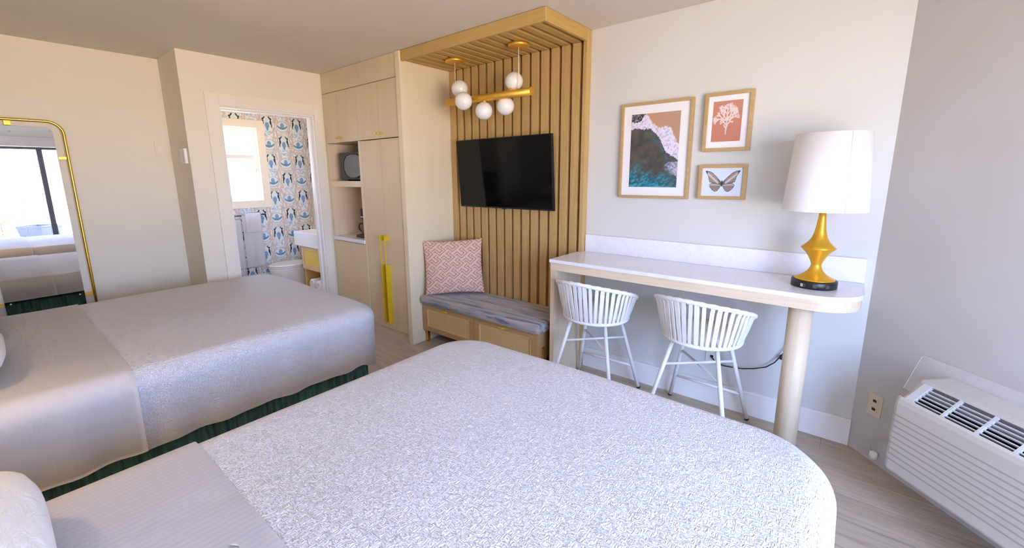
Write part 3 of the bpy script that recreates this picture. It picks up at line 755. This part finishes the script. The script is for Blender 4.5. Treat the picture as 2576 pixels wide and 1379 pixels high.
# ------------------------------------------------------------------ stools
def make_stool(label):
    t = thing('bar_stool', label, 'stool', (0, 0, 0), 0, 'woven barrel stools at the desk')
    ax = -PI/2-.05                  # backrest centre points to -y
    A1 = math.radians(128)
    def rimz(a): return .814-.15*(abs(a)/A1)**1.7
    def rimr(a): return .262-.012*(abs(a)/A1)**2
    def P(a, k):                    # k 0 bottom ring, 1 rim
        zb, rb_ = .555, .205; zt, rt_ = rimz(a), rimr(a)
        z = zb+(zt-zb)*k; r = rb_+(rt_-rb_)*(k**.75)
        return Vector((r*math.cos(ax+a), r*math.sin(ax+a), z))
    bm = B(); n = 60; pts = [P(-A1+2*A1*i/n, 1) for i in range(n+1)]
    rad = [.0125+.002*math.sin(i*2.1) for i in range(n+1)]
    # arms curve down into the seat ring
    e0 = [P(-A1, k)+Vector((0, .012*(1-k), 0)) for k in (0, .4, .8)]; e1 = [P(A1, k)+Vector((0, .012*(1-k), 0)) for k in (.8, .4, 0)]
    tube(bm, e0+pts+e1, [.0125]*3+rad+[.0125]*3, 10, cap=True); obj('top_rail', bm, M['rope'], t, local=True)
    bm = B(); ns = 32
    for i in range(ns):
        a = -A1*.97+2*A1*.97*(i+.5)/ns; tw = .010*math.sin(i*1.7); hw = .043+.007*math.sin(i*2.3)
        cols_ = []
        for k in [0, .15, .3, .5, .7, .85, 1]:
            c = a+tw*(k-.5)*3
            row = []
            for s in (-1, 1):
                for o_ in (-.0025, .0025):
                    q = P(c+s*hw*(1 if k < .9 else .85), k*.99+.0); rdir = Vector((math.cos(ax+c), math.sin(ax+c), 0)); row.append(bm.verts.new(q+rdir*o_+rdir*(.006 if k in (0, 1) else 0)))
            cols_.append(row)
        for r0, r1 in zip(cols_, cols_[1:]):
            for (p, q) in ((0, 2), (2, 3), (3, 1), (1, 0)):
                f_ = bm.faces.new((r0[p], r0[q], r1[q], r1[p])); f_.smooth = False
        bm.faces.new((cols_[0][0], cols_[0][1], cols_[0][3], cols_[0][2])); bm.faces.new((cols_[-1][0], cols_[-1][2], cols_[-1][3], cols_[-1][1]))
    obj('woven_back', bm, M['rope'], t, local=True)
    bm = B(); tube(bm, [(.205*math.cos(2*PI*i/40), .205*math.sin(2*PI*i/40), .553) for i in range(40)], .012, 8, closed=True); obj('seat_ring', bm, M['rope'], t, local=True)
    bm = B(); lathe(bm, [(0, .548), (.18, .548), (.19, .556), (.19, .585), (.175, .602), (.05, .606), (0, .606)], (0, 0, 0), 36); obj('seat', bm, M['rope'], t, local=True)
    h1, h0 = .115, .232
    def leg(sx, sy, z):
        k = 1-z/.548; return Vector((sx*(h1+(h0-h1)*k), sy*(h1+(h0-h1)*k), z))
    for sx in (-1, 1):
        for sy in (-1, 1):
            bm = B(); tube(bm, [leg(sx, sy, .547), leg(sx, sy, .012)], .012, 12); lg = obj('leg', bm, M['powder'], t, local=True)
            bm = B(); tube(bm, [leg(sx, sy, .012), leg(sx, sy, 0)], .013, 12); obj('foot_cap', bm, M['black'], lg, local=True)
    bm = B(); tube(bm, [leg(-1, -1, .385), leg(1, 1, .385)], .008, 10); tube(bm, [leg(-1, 1, .372), leg(1, -1, .372)], .008, 10); obj('cross_brace', bm, M['powder'], t, local=True)
    bm = B(); tube(bm, [leg(-1, 1, .17), leg(1, 1, .17)], .008, 10); obj('footrest', bm, M['powder'], t, local=True)
    return t
def dup(root, label):
    r = root.copy(); COL.objects.link(r); r['label'] = label
    for ch in list(root.children):
        c = ch.copy(); COL.objects.link(c); c.parent = r
        for g in ch.children: d_ = g.copy(); COL.objects.link(d_); d_.parent = c
    return r
s1 = make_stool('white woven barrel stool nearest the wooden end panel of the desk')
s2 = dup(s1, 'white woven barrel stool nearest the round column and table lamp')
s1.location = (-1.255, 2.50, 0); s1.rotation_euler.z = math.radians(2)
s2.location = (-.603, 2.538, 0); s2.rotation_euler.z = math.radians(-2)

# ------------------------------------------------------------------ air conditioner (local frame: x along wall, -y into the room)
ac = thing('air_conditioner', 'white wall air conditioner with top grille under a clear shield', 'air conditioner', (C0[0], C0[1], 0), -PI/4)
a0, a1 = .402, 1.47
def aprof(off, z): return (-off, z)
bm = B()
pr = [(0.002, .19), (-.225, .185), (-.245, .19), (-.25, .20), (-.25, .505), (-.245, .525), (-.235, .533), (-.222, .518), (-.138, .583), (-.13, .60), (0.0-.002, .60)]
pr[0] = (-.003, .19)
rings = []
for x, ins in ((a0, .018), (a0+.006, .006), (a0+.02, 0), (a1-.02, 0), (a1, .018)):
    cy_, cz_ = -.12, .38
    rings.append([bm.verts.new((x, y+(ins if y < -.2 else 0), z-(ins*.4 if z > .5 else -ins*.4 if z < .21 else 0))) for y, z in pr])
for r0, r1 in zip(rings, rings[1:]):
    for i in range(len(pr)):
        j = (i+1) % len(pr)
        if i in (7,) and r0 is rings[2]: continue            # grille opening
        bm.faces.new((r0[i], r0[j], r1[j], r1[i]))
bm.faces.new(rings[0]); bm.faces.new(rings[-1][::-1])
obj('cabinet', bm, M['ac'], ac, local=True)
bm = B(); P0, P1 = Vector((0, -.222, .518)), Vector((0, -.138, .583))
def gp(x, k, dn): 
    q = P0+(P1-P0)*k; nrm = Vector((0, -.612, .791)); return Vector((x, q.y, q.z))+nrm*dn
vs = [bm.verts.new(p) for p in (gp(a0+.02, 0, -.0105), gp(a1-.02, 0, -.0105), gp(a1-.02, 1, -.0105), gp(a0+.02, 1, -.0105))]; bm.faces.new(vs)
obj('vent_mesh', bm, M['ac_dark'], ac, local=True)
bm = B()
def gbar(x0, x1, k0, k1, d0, d1):
    vs = [bm.verts.new(gp(x, k, d)) for d in (d0, d1) for x, k in ((x0, k0), (x1, k0), (x1, k1), (x0, k1))]
    for f_ in [(0,3,2,1),(4,5,6,7),(0,1,5,4),(1,2,6,5),(2,3,7,6),(3,0,4,7)]: bm.faces.new([vs[i] for i in f_])
for k in range(1, 6): gbar(a0+.02, a1-.02, k/6-.017, k/6+.017, -.010, .001)
for k in range(9): x = .5605+.1145*k; gbar(x-.005, x+.005, 0, 1, -.008, .003)
gbar(a0+.02, .452, -.02, 1.02, -.012, .004)
obj('grille', bm, M['ac_grille'], ac, local=True)
bm = B()
for k in range(9):
    z = .243+.026*k; box(bm, a0+.012, a1-.02, -.2515, -.2496, z-.0028, z+.0028)
obj('front_groove', bm, plain('ac_groove_grey', (.40, .37, .33), .7), ac, local=True)
bm = B(); q0, q1 = (-.195, .553), (-.13, .703)
for x0_, x1_ in ((.388, 1.46),):
    vs = [bm.verts.new(p) for p in ((x0_, q0[0], q0[1]), (x1_, q0[0], q0[1]), (x1_, q1[0], q1[1]), (x0_+.012, q1[0], q1[1]), (x0_, q1[0]-.004, q1[1]-.010))]
    bm.faces.new(vs)
bmesh.ops.solidify(bm, geom=list(bm.faces), thickness=.003); obj('clear_shield', bm, M['acrylic'], ac, local=True)
bm = B(); tube(bm, [(.388, q0[0], q0[1]), (.388, q1[0]-.004, q1[1]-.010), (.392, q1[0]-.001, q1[1]-.003), (.400, q1[0], q1[1]), (1.46, q1[0], q1[1])], .0016, 6); obj('shield_edge', bm, plain('shield_edge_grey', (.50, .42, .38), .3), ac, local=True)
bm = B(); tube(bm, [(.40, -.02, .19), (.216, -.02, .182), (.19, -.02, .165), (.15, -.02, .12), (.134, -.02, .09), (.135, -.02, .072), (.15, -.02, .062)], .004, 8)
c_ = obj('power_cord', bm, M['ac'], ac, local=True); bm = B(); lathe(bm, [(.0, .03), (.014, .035), (.017, .05), (.016, .07), (.0, .074)], (.165, -.021, 0), 16); obj('plug', bm, M['white_plastic'], c_, local=True)

# ------------------------------------------------------------------ mirror
mi = thing('wall_mirror', 'tall mirror in a rounded gold tube frame on the left wall', 'mirror', (XM, .2, 1.2))
xf = XM+.032; m0, m1, mz0, mz1, rc = -.062, .468, .33, 1.882, .085
def rrect(y0, y1, z0, z1, r, n=8):
    return arc(y1-r, z1-r, r, 0, PI/2, n)+arc(y0+r, z1-r, r, PI/2, PI, n)+arc(y0+r, z0+r, r, PI, 1.5*PI, n)+arc(y1-r, z0+r, r, 1.5*PI, 2*PI, n)
bm = B(); tube(bm, [(xf, y, z) for y, z in rrect(m0, m1, mz0, mz1, rc)], .010, 12, closed=True); obj('frame', bm, M['brass'], mi)
bm = B(); o_ = rrect(.0, .412, .39, 1.838, .03, 5); lo = [bm.verts.new((XM+.018, y, z)) for y, z in o_]; hi = [bm.verts.new((XM+.024, y, z)) for y, z in o_]
bm.faces.new(lo[::-1]); bm.faces.new(hi)
for i in range(len(o_)): bm.faces.new((lo[i], lo[(i+1) % len(o_)], hi[(i+1) % len(o_)], hi[i]))
gl_ = obj('mirror_glass', bm, M['mirror'], mi)
for (y, z, w_, h_, sy, sz) in ((.2, 1.862, .034, .04, 0, -.045), (.44, 1.625, .05, .022, 0, 0), (.438, .583, .05, .024, -.05, .01), (-.03, .59, .05, .024, .05, .005), (-.03, 1.625, .05, .022, 0, 0)):
    bx('bracket', M['brass_satin'], mi, XM+.002, XM+.030, y-w_/2, y+w_/2, z-h_/2, z+h_/2, bev=.001)
for (y, z) in ((.2, 1.80), (.385, .588), (.028, .593), (.40, 1.815)):
    bm = B(); sphere(bm, (XM+.0245, y, z), .006, 1, 12, 8); obj('screw_cap', bm, M['chrome'], mi)

# thermostat, switch plate
th = thing('thermostat', 'small white thermostat on the narrow wall left of the bathroom', 'thermostat', (-4.21, YS, 1.64))
bx('body', M['white_plastic'], th, -4.272, -4.165, YS-.022, YS-.0005, 1.585, 1.705, bev=.004); bx('dial', M['outlet'], th, -4.20, -4.178, YS-.0255, YS-.0225, 1.60, 1.685, bev=.001)
sw = thing('light_switch', 'faint white light switch plate near the edge of the mirror wall', 'light switch', (XM, 1.035, 1.71))
bx('plate', M['wallcream'], sw, XM+.0005, XM+.008, 1.0, 1.07, 1.655, 1.77, bev=.002); bx('rocker', M['creamtrim'], sw, XM+.0085, XM+.0095, 1.023, 1.047, 1.69, 1.735)

# ------------------------------------------------------------------ bathroom fittings
vn_ = thing('bathroom_vanity', 'oak bathroom vanity with cane drawer under the white sink', 'vanity', (-4.95, 2.66, 0))
vx0, vx1, vy = -5.072, -4.30, 2.362
bm = B(); box(bm, vx0, vx0+.025, vy+.02, YB-.014, .0, .64); box(bm, vx1-.025, vx1, vy+.02, YB-.014, 0, .64); box(bm, vx0, vx1, vy+.02, YB-.014, .64, .664); box(bm, vx0+.025, vx1-.025, vy+.02, YB-.014, .39, .41); box(bm, vx0+.025, vx1-.025, vy+.02, YB-.014, .10, .12)
obj('carcass', bm, wood('honey_oak', (.62, .36, .12), (.70, .44, .17), 'Z'), vn_)
bm = B(); a, b, c0, c1 = vx0, vx1, .39, .664
box(bm, a, a+.05, vy, vy+.018, c0, c1); box(bm, b-.05, b, vy, vy+.018, c0, c1); box(bm, a+.05, b-.05, vy, vy+.018, c0, c0+.05); box(bm, a+.05, b-.05, vy, vy+.018, c1-.04, c1)
dw = obj('drawer', bm, wood('vanity_drawer_oak', (.66, .46, .25), (.74, .54, .32), 'X'), vn_)
bx('cane_panel', plain('yellow_cane', (.80, .56, .12), .6, 0, 200, .6), dw, a+.05, b-.05, vy+.004, vy+.010, c0+.05, c1-.04)
sk = thing('sink', 'white rectangular sink basin on the bathroom vanity', 'sink', (-4.8, 2.6, .666))
bm = B(); X0, X1, Y0, Y1, Z0, Z1, t_ = -5.204, -4.28, 2.35, YB-.015, .666, .832, .02
box(bm, X0, X0+t_, Y0, Y1, Z0, Z1, .003); box(bm, X1-t_, X1, Y0, Y1, Z0, Z1, .003); box(bm, X0+t_, X1-t_, Y0, Y0+t_, Z0, Z1, .003); box(bm, X0+t_, X1-t_, Y1-.07, Y1, Z0, Z1, .003); box(bm, X0+t_, X1-t_, Y0+t_, Y1-.07, Z0, Z0+.05)
obj('basin', bm, M['white_gloss'], sk); bm = B(); tube(bm, [(-4.86, Y1-.035, Z1), (-4.86, Y1-.035, Z1+.09), (-4.86, Y1-.10, Z1+.10), (-4.86, Y1-.13, Z1+.075)], .011, 10); obj('faucet', bm, M['chrome'], sk)
tl = thing('toilet', 'white toilet with closed lid beside the vanity under wallpaper', 'toilet', (-5.28, 2.4, 0))
tcx = -5.345-.03; 
bm = B()
def oval(z, rx, ry, cy_, n=36): return [bm.verts.new((tcx+rx*math.cos(2*PI*i/n), cy_+ry*math.sin(2*PI*i/n)*(1 if math.sin(2*PI*i/n) < 0 else .85), z)) for i in range(n)]
rg = [oval(*q) for q in ((0, .12, .22, 2.40), (.03, .115, .21, 2.40), (.18, .12, .21, 2.39), (.30, .165, .25, 2.37), (.375, .18, .265, 2.36), (.385, .18, .265, 2.36))]
for r0, r1 in zip(rg, rg[1:]):
    for i in range(36): f_ = bm.faces.new((r0[i], r0[(i+1) % 36], r1[(i+1) % 36], r1[i])); f_.smooth = True
bm.faces.new(rg[0][::-1]); bm.faces.new(rg[-1]); obj('bowl', bm, M['white_gloss'], tl)
for nm, z0, z1, g in (('seat', .387, .402, 0), ('lid', .404, .425, .004)):
    bm = B(); rg = [oval(z0, .185-g, .27-g, 2.36), oval(z1-.006, .187-g, .272-g, 2.36), oval(z1, .17-g, .255-g, 2.36)]
    for r0, r1 in zip(rg, rg[1:]):
        for i in range(36): f_ = bm.faces.new((r0[i], r0[(i+1) % 36], r1[(i+1) % 36], r1[i])); f_.smooth = True
    bm.faces.new(rg[0][::-1]); bm.faces.new(rg[-1]); obj(nm, bm, M['white_gloss'], tl)
bx('tank', M['white_gloss'], tl, tcx-.18, tcx+.018, 2.62, YB-.016, .36, .60, bev=.015)
def towel(label, y0, y1, z0, z1, x, amp, n=40, name='hanging_towel'):
    bm = B(); g = []
    for j in range(25):
        z = z1-(z1-z0)*j/24; row = []
        for i in range(n+1):
            u = i/n; y = y0+(y1-y0)*u; xx = x+amp*(.5+.5*math.cos(u*14+.4*j/24))*(.35+.65*j/24)
            row.append(bm.verts.new((xx, y, z)))
        g.append(row)
    for j in range(24):
        for i in range(n): f_ = bm.faces.new((g[j][i], g[j][i+1], g[j+1][i+1], g[j+1][i])); f_.smooth = True
    bmesh.ops.solidify(bm, geom=list(bm.faces), thickness=.012)
    o = obj(name, bm, M['towel']); tag(o, label, 'towel', 'towels hanging under the bathroom window'); center_origin(o, (x, (y0+y1)/2, z1)); return o
towel('white bath towel hanging at the left, partly behind the door edge', 1.72, 1.90, .40, 1.00, XP+.075, .03)
towel('wide white bath towel hanging under the bathroom window', 1.912, 2.125, .40, 1.045, XP+.075, .016)
towel('small folded white hand towel laid over the wide bath towel', 1.94, 2.115, .83, 1.065, XP+.105, .006, 20, 'hand_towel')
rk = thing('towel_bar', 'dark towel bar on the wallpapered wall under the window', 'towel bar', (XP, 1.95, 1.04))
bm = B(); tube(bm, [(XP+.058, 1.66, 1.03), (XP+.058, 2.19, 1.03)], .007, 8); tube(bm, [(XP+.058, 2.18, 1.03), (XP+.001, 2.18, 1.03)], .010, 8); tube(bm, [(XP+.058, 1.68, 1.03), (XP+.001, 1.68, 1.03)], .010, 8); obj('rod', bm, M['darkgrey'], rk)
for k, (x, lab) in enumerate(((-4.93, 'left rolled white towel on the vanity shelf'), (-4.77, 'second rolled white towel from the left on the vanity shelf'), (-4.61, 'rightmost rolled white towel on the vanity shelf'))):
    bm = B(); tube(bm, [(x, vy+.03, .195), (x, YB-.05, .195)], .073, 24)
    for f_ in bm.faces: f_.smooth = True
    sp_ = [(x+.06*(1-t/30)*math.cos(t*.55), vy+.028, .195+.06*(1-t/30)*math.sin(t*.55)) for t in range(30)]
    tube(bm, sp_, .003, 5); o = obj('rolled_towel', bm, M['towel']); tag(o, lab, 'towel', 'rolled towels in the vanity'); center_origin(o, (x, vy+.1, .122))

# ------------------------------------------------------------------ beds
def drape(name, mat, x0, x1, yfoot, yhead, ztop, zhem, Rc, Re, zhl=None, lift=0., sides=(1, 1), foot=True, sag=0., ny=70, seed=0, wr=.0):
    """cloth over a mattress: flat top, rounded edge of radius Re, hanging to zhem. y runs foot (large) -> head (small)."""
    drop = ztop-zhem
    Ltot = Re*PI/2+max(0, drop-Re)            # arc length outside of the inset edge
    LL = Ltot if zhl is None else Re*PI/2+(ztop-zhl-Re)
    hx = (x1-x0)/2-Re; cx = (x0+x1)/2; yf_ = yfoot-Re
    # parameter lists (metres of arc length), finer on the edge
    def axis(h, both):
        inner = [(-h+2*h*i/44) for i in range(45)]
        outer = [Ltot*(i/26)**1.0 for i in range(1, 27)]
        return ([-h-o*LL/Ltot for o in reversed(outer)] if both[0] else [])+inner+([h+o for o in outer] if both[1] else [])
    S = axis(hx, sides)
    L = (yf_-yhead)
    T = [L*(1-i/ny) for i in range(ny+1)][::-1]      # 0 head .. L foot
    if foot: T = T+[L+Ltot*i/26 for i in range(1, 27)]
    bm = B(); uvl = bm.loops.layers.uv.new('UVMap'); G = []
    for t in T:
        row = []
        for s in S:
            # inset rectangle with rounded plan corners Rc
            ax_, ay_ = hx-Rc, L-Rc
            sx_ = max(-ax_, min(ax_, s)); ty_ = min(ay_, t) if foot else t
            ex, ey = s-sx_, (t-ty_)
            m_ = max(abs(ex), abs(ey)); n_ = math.hypot(ex, ey)
            if m_ < 1e-9: px_, py_, z = s, t, ztop
            else:
                dx_, dy_ = ex/n_, ey/n_
                mm = m_
                if mm <= Rc: h_, dz = mm, 0
                else:
                    q = mm-Rc; a = min(q/Re, PI/2); h_ = Rc+Re*math.sin(a); dz = Re*(1-math.cos(a))+max(0, q-Re*PI/2)
                    hang = max(0, q-Re*PI/2)
                    w_ = wr*hang*(math.sin((s if abs(ey) > abs(ex) else t)*21+seed)+.6*math.sin((s if abs(ey) > abs(ex) else t)*37+seed*2))
                    h_ += w_-.06*hang
                    if ex and ey: dz *= 1+.10*min(abs(ex), abs(ey))/m_
                px_, py_, z = sx_+dx_*h_, ty_+dy_*h_, ztop-dz
            und = .004*math.sin(px_*7+seed)*math.sin(py_*5+1.3*seed)
            crown = -sag*((px_/hx)**2*.5+((py_-L*.5)/L)**2*.6) if m_ <= Rc+Re*.9 else -sag*.5
            v = bm.verts.new((cx+px_, yhead+py_, z+und+crown+lift)); row.append((v, s, t))
        G.append(row)
    for a, b in zip(G, G[1:]):
        for i in range(len(a)-1):
            q = (a[i], a[i+1], b[i+1], b[i]); f_ = bm.faces.new([k[0] for k in q]); f_.smooth = True
            for lp_, k in zip(f_.loops, q): lp_[uvl].uv = (k[1], k[2])
    return bm
def bed(kx0, kx1, yfoot, which, Rc, seed):
    yh = YH+.05
    b = thing('bed', f'low bed base in dark teal fabric under the {which}', 'bed', ((kx0+kx1)/2, .45, 0), group='two beds')
    bm = B(); box(bm, kx0+.06, kx1-.06, yh, yfoot-.09, .02, .475, .02, 3); obj('base', bm, M['teal'], b)
    bm = B(); box(bm, kx0+.085, kx1-.085, yh, yfoot-.10, .477, .63, .04, 4); obj('mattress', bm, M['pillow'], b)
    for x in (kx0+.15, kx1-.15):
        for y in (yh+.1, yfoot-.2): bx('foot', M['black'], b, x-.03, x+.03, y-.03, y+.03, 0, .0198)
    bm = B(); box(bm, kx0+.02, kx1-.02, YH+.004, YH+.046, .0, 1.05, .01, 2); obj('headboard', bm, M['teal'], b)
    return b
far = (-3.945, -2.285, 1.55); near = (-1.56, .055, 1.55)
bed(*far, 'bed nearer the bathroom', .12, 1); bed(*near, 'bed in the foreground', .22, 2)
bm = drape('c', None, far[0], far[1], far[2], YH+.05, .665, .295, .06, .085, zhl=.50, seed=1.0, wr=.035, sag=.012)
o = obj('coverlet', bm, M['quilt']); tag(o, 'white matelasse coverlet on the bed nearer the bathroom door', 'bedspread', 'coverlets'); center_origin(o, (-3.1, .4, .6))
bm = drape('c', None, near[0], near[1], near[2]+.01, YH+.05, .665, .295, .14, .085, seed=2.0, wr=.035, sag=.012)
o = obj('coverlet', bm, M['quilt']); tag(o, 'white matelasse coverlet on the foreground bed nearest the desk', 'bedspread', 'coverlets'); center_origin(o, (-.75, .4, .6))
def sheet(k, yfold, seed, lab, mt, zl=None):
    bm = drape('s', None, k[0]-.016, k[1]+.016, yfold, YH+.05, .665, .293, .0, .09, zhl=zl, lift=.007, foot=False, seed=seed, wr=.035, sag=.012, ny=40)
    # front edge sits exactly on the fold line: soft rolled thickness
    bmesh.ops.solidify(bm, geom=list(bm.faces), thickness=-.006)
    o = obj('folded_sheet', bm, M[mt]); tag(o, lab, 'sheet', 'turned down sheets'); center_origin(o, ((k[0]+k[1])/2, 0, .66)); return o
sheet(far, .395, 1.0, 'white sheet turned down over the head of the bed nearer the bathroom', 'sheet_plain', .498)
sheet(near, .405, 2.0, 'white striped sheet turned down over the head of the foreground bed', 'sheet')
def bed_pillow(x, y, z, w, h, th, lab, rz=0, tilt=0):
    o = pillow_mesh('bed_pillow', w, h, th, M['pillow'], None, 40, -.012, .13); o.location = (x, y, z); o.rotation_euler = (math.radians(-90+tilt), 0, rz)
    tag(o, lab, 'pillow', 'bed pillows'); return o
bed_pillow(-3.53, -.27, .775, .68, .46, .19, 'white pillow on the far bed, on the side toward the mirror')
bed_pillow(-2.76, -.27, .775, .70, .48, .19, 'white pillow on the far bed, on the side toward the near bed')
bed_pillow(-1.15, -.262, .785, .68, .50, .20, 'white pillow at the lower left corner on the foreground bed')

# ------------------------------------------------------------------ wall lamp added behind the camera, out of view, for warm fill light
for (x, lab) in ((-1.93, 'added brass wall lamp, unseen warm fill on the headboard wall between the two beds'),):
    t = thing('fill_wall_lamp', lab, 'lamp', (x, YH, 1.5), group='added fill lamps')
    bm = B(); lathe(bm, [(.0, 0), (.05, 0), (.05, .015), (.0, .015)], (0, 0, 0), 24); bmesh.ops.rotate(bm, verts=bm.verts, matrix=Matrix.Rotation(PI/2, 3, 'X')); bmesh.ops.translate(bm, verts=bm.verts, vec=(x, YH+.016, 1.5)); obj('backplate', bm, M['brass'], t)
    bm = B(); tube(bm, [(x, YH+.015, 1.5), (x, YH+.11, 1.5), (x, YH+.12, 1.53)], .007); obj('arm', bm, M['brass'], t)
    bm = B(); lathe(bm, [(.08, .0), (.06, .14), (.058, .14), (.078, .0), (.08, 0)], (x, YH+.12, 1.53), 32, cap=False); obj('lamp_shade', bm, M['shade'], t)
    L_ = bpy.data.lights.new('fill_bulb', 'POINT'); L_.energy = 14; L_.color = (1., .70, .40); L_.shadow_soft_size = .04
    lo_ = bpy.data.objects.new('fill_bulb', L_); COL.objects.link(lo_); lo_.parent = t; lo_.location = (0, .12, .12)

# ------------------------------------------------------------------ world and daylight
wd = bpy.data.worlds.new('World'); sc.world = wd; wd.use_nodes = True; t = wd.node_tree; t.nodes.clear()
out = t.nodes.new('ShaderNodeOutputWorld'); bg = t.nodes.new('ShaderNodeBackground'); t.links.new(bg.outputs[0], out.inputs[0])
tc = t.nodes.new('ShaderNodeTexCoord'); sp = t.nodes.new('ShaderNodeSeparateXYZ'); rp = t.nodes.new('ShaderNodeValToRGB')
mr = t.nodes.new('ShaderNodeMapRange'); mr.inputs[1].default_value = -1; mr.inputs[2].default_value = 1
t.links.new(tc.outputs['Generated'], sp.inputs[0]); t.links.new(sp.outputs[2], mr.inputs[0]); t.links.new(mr.outputs[0], rp.inputs[0])
e = rp.color_ramp.elements; e[0].position = .40; e[0].color = (1.0, .74, .44, 1); e[1].position = .56; e[1].color = (.40, .56, 1.02, 1)
k = e.new(.485); k.color = (.74, .77, .92, 1)
t.links.new(rp.outputs[0], bg.inputs[0]); bg.inputs[1].default_value = 15
def portal(name, loc, rot, sx, sy):
    L_ = bpy.data.lights.new(name, 'AREA'); L_.shape = 'RECTANGLE'; L_.size = sx; L_.size_y = sy; L_.cycles.is_portal = True
    o = bpy.data.objects.new(name, L_); COL.objects.link(o); o.location = loc; o.rotation_euler = rot
portal('window_portal', (XW+.02, (WY0+WY1)/2, (WZ0+WZ1)/2), (0, PI/2, 0), WZ1-WZ0, WY1-WY0)
portal('bath_portal', (XP-.02, (BW0+BW1)/2, (BZ0+BZ1)/2), (0, -PI/2, 0), BZ1-BZ0, BW1-BW0)

# ------------------------------------------------------------------ camera
CAMV = [1073.991324, 1262.653767, 648.181684, -0.6905, 0.190679, 0.008552]
def cam():
    yaw, pit, rol = CAMV[3:]
    fw = Vector((math.sin(yaw)*math.cos(pit), math.cos(yaw)*math.cos(pit), -math.sin(pit))); rt = Vector((math.cos(yaw), -math.sin(yaw), 0)); dn = fw.cross(rt)
    c, s = math.cos(rol), math.sin(rol); r2 = c*rt+s*dn; d2 = -s*rt+c*dn
    m_ = Matrix((( r2.x, -d2.x, -fw.x, 0), (r2.y, -d2.y, -fw.y, 0), (r2.z, -d2.z, -fw.z, 1.47276), (0, 0, 0, 1)))
    cd = bpy.data.cameras.new('camera'); co = bpy.data.objects.new('camera', cd); COL.objects.link(co); co.matrix_world = m_
    cd.sensor_width = 36; cd.lens = CAMV[0]*36/2576; cd.shift_x = (1288-CAMV[1])/2576; cd.shift_y = (CAMV[2]-689.5)/2576; cd.clip_start = .02
    sc.camera = co
cam()
sc.view_settings.view_transform = 'Standard'; sc.view_settings.look = 'None'; sc.view_settings.gamma = 1; sc.view_settings.use_curve_mapping = False
sc.view_settings.exposure = 0.88
sc.cycles.use_denoising = True
sc.cycles.max_bounces = 10; sc.cycles.diffuse_bounces = 6; sc.cycles.glossy_bounces = 5; sc.cycles.transparent_max_bounces = 8
sc.cycles.sample_clamp_indirect = 6.0
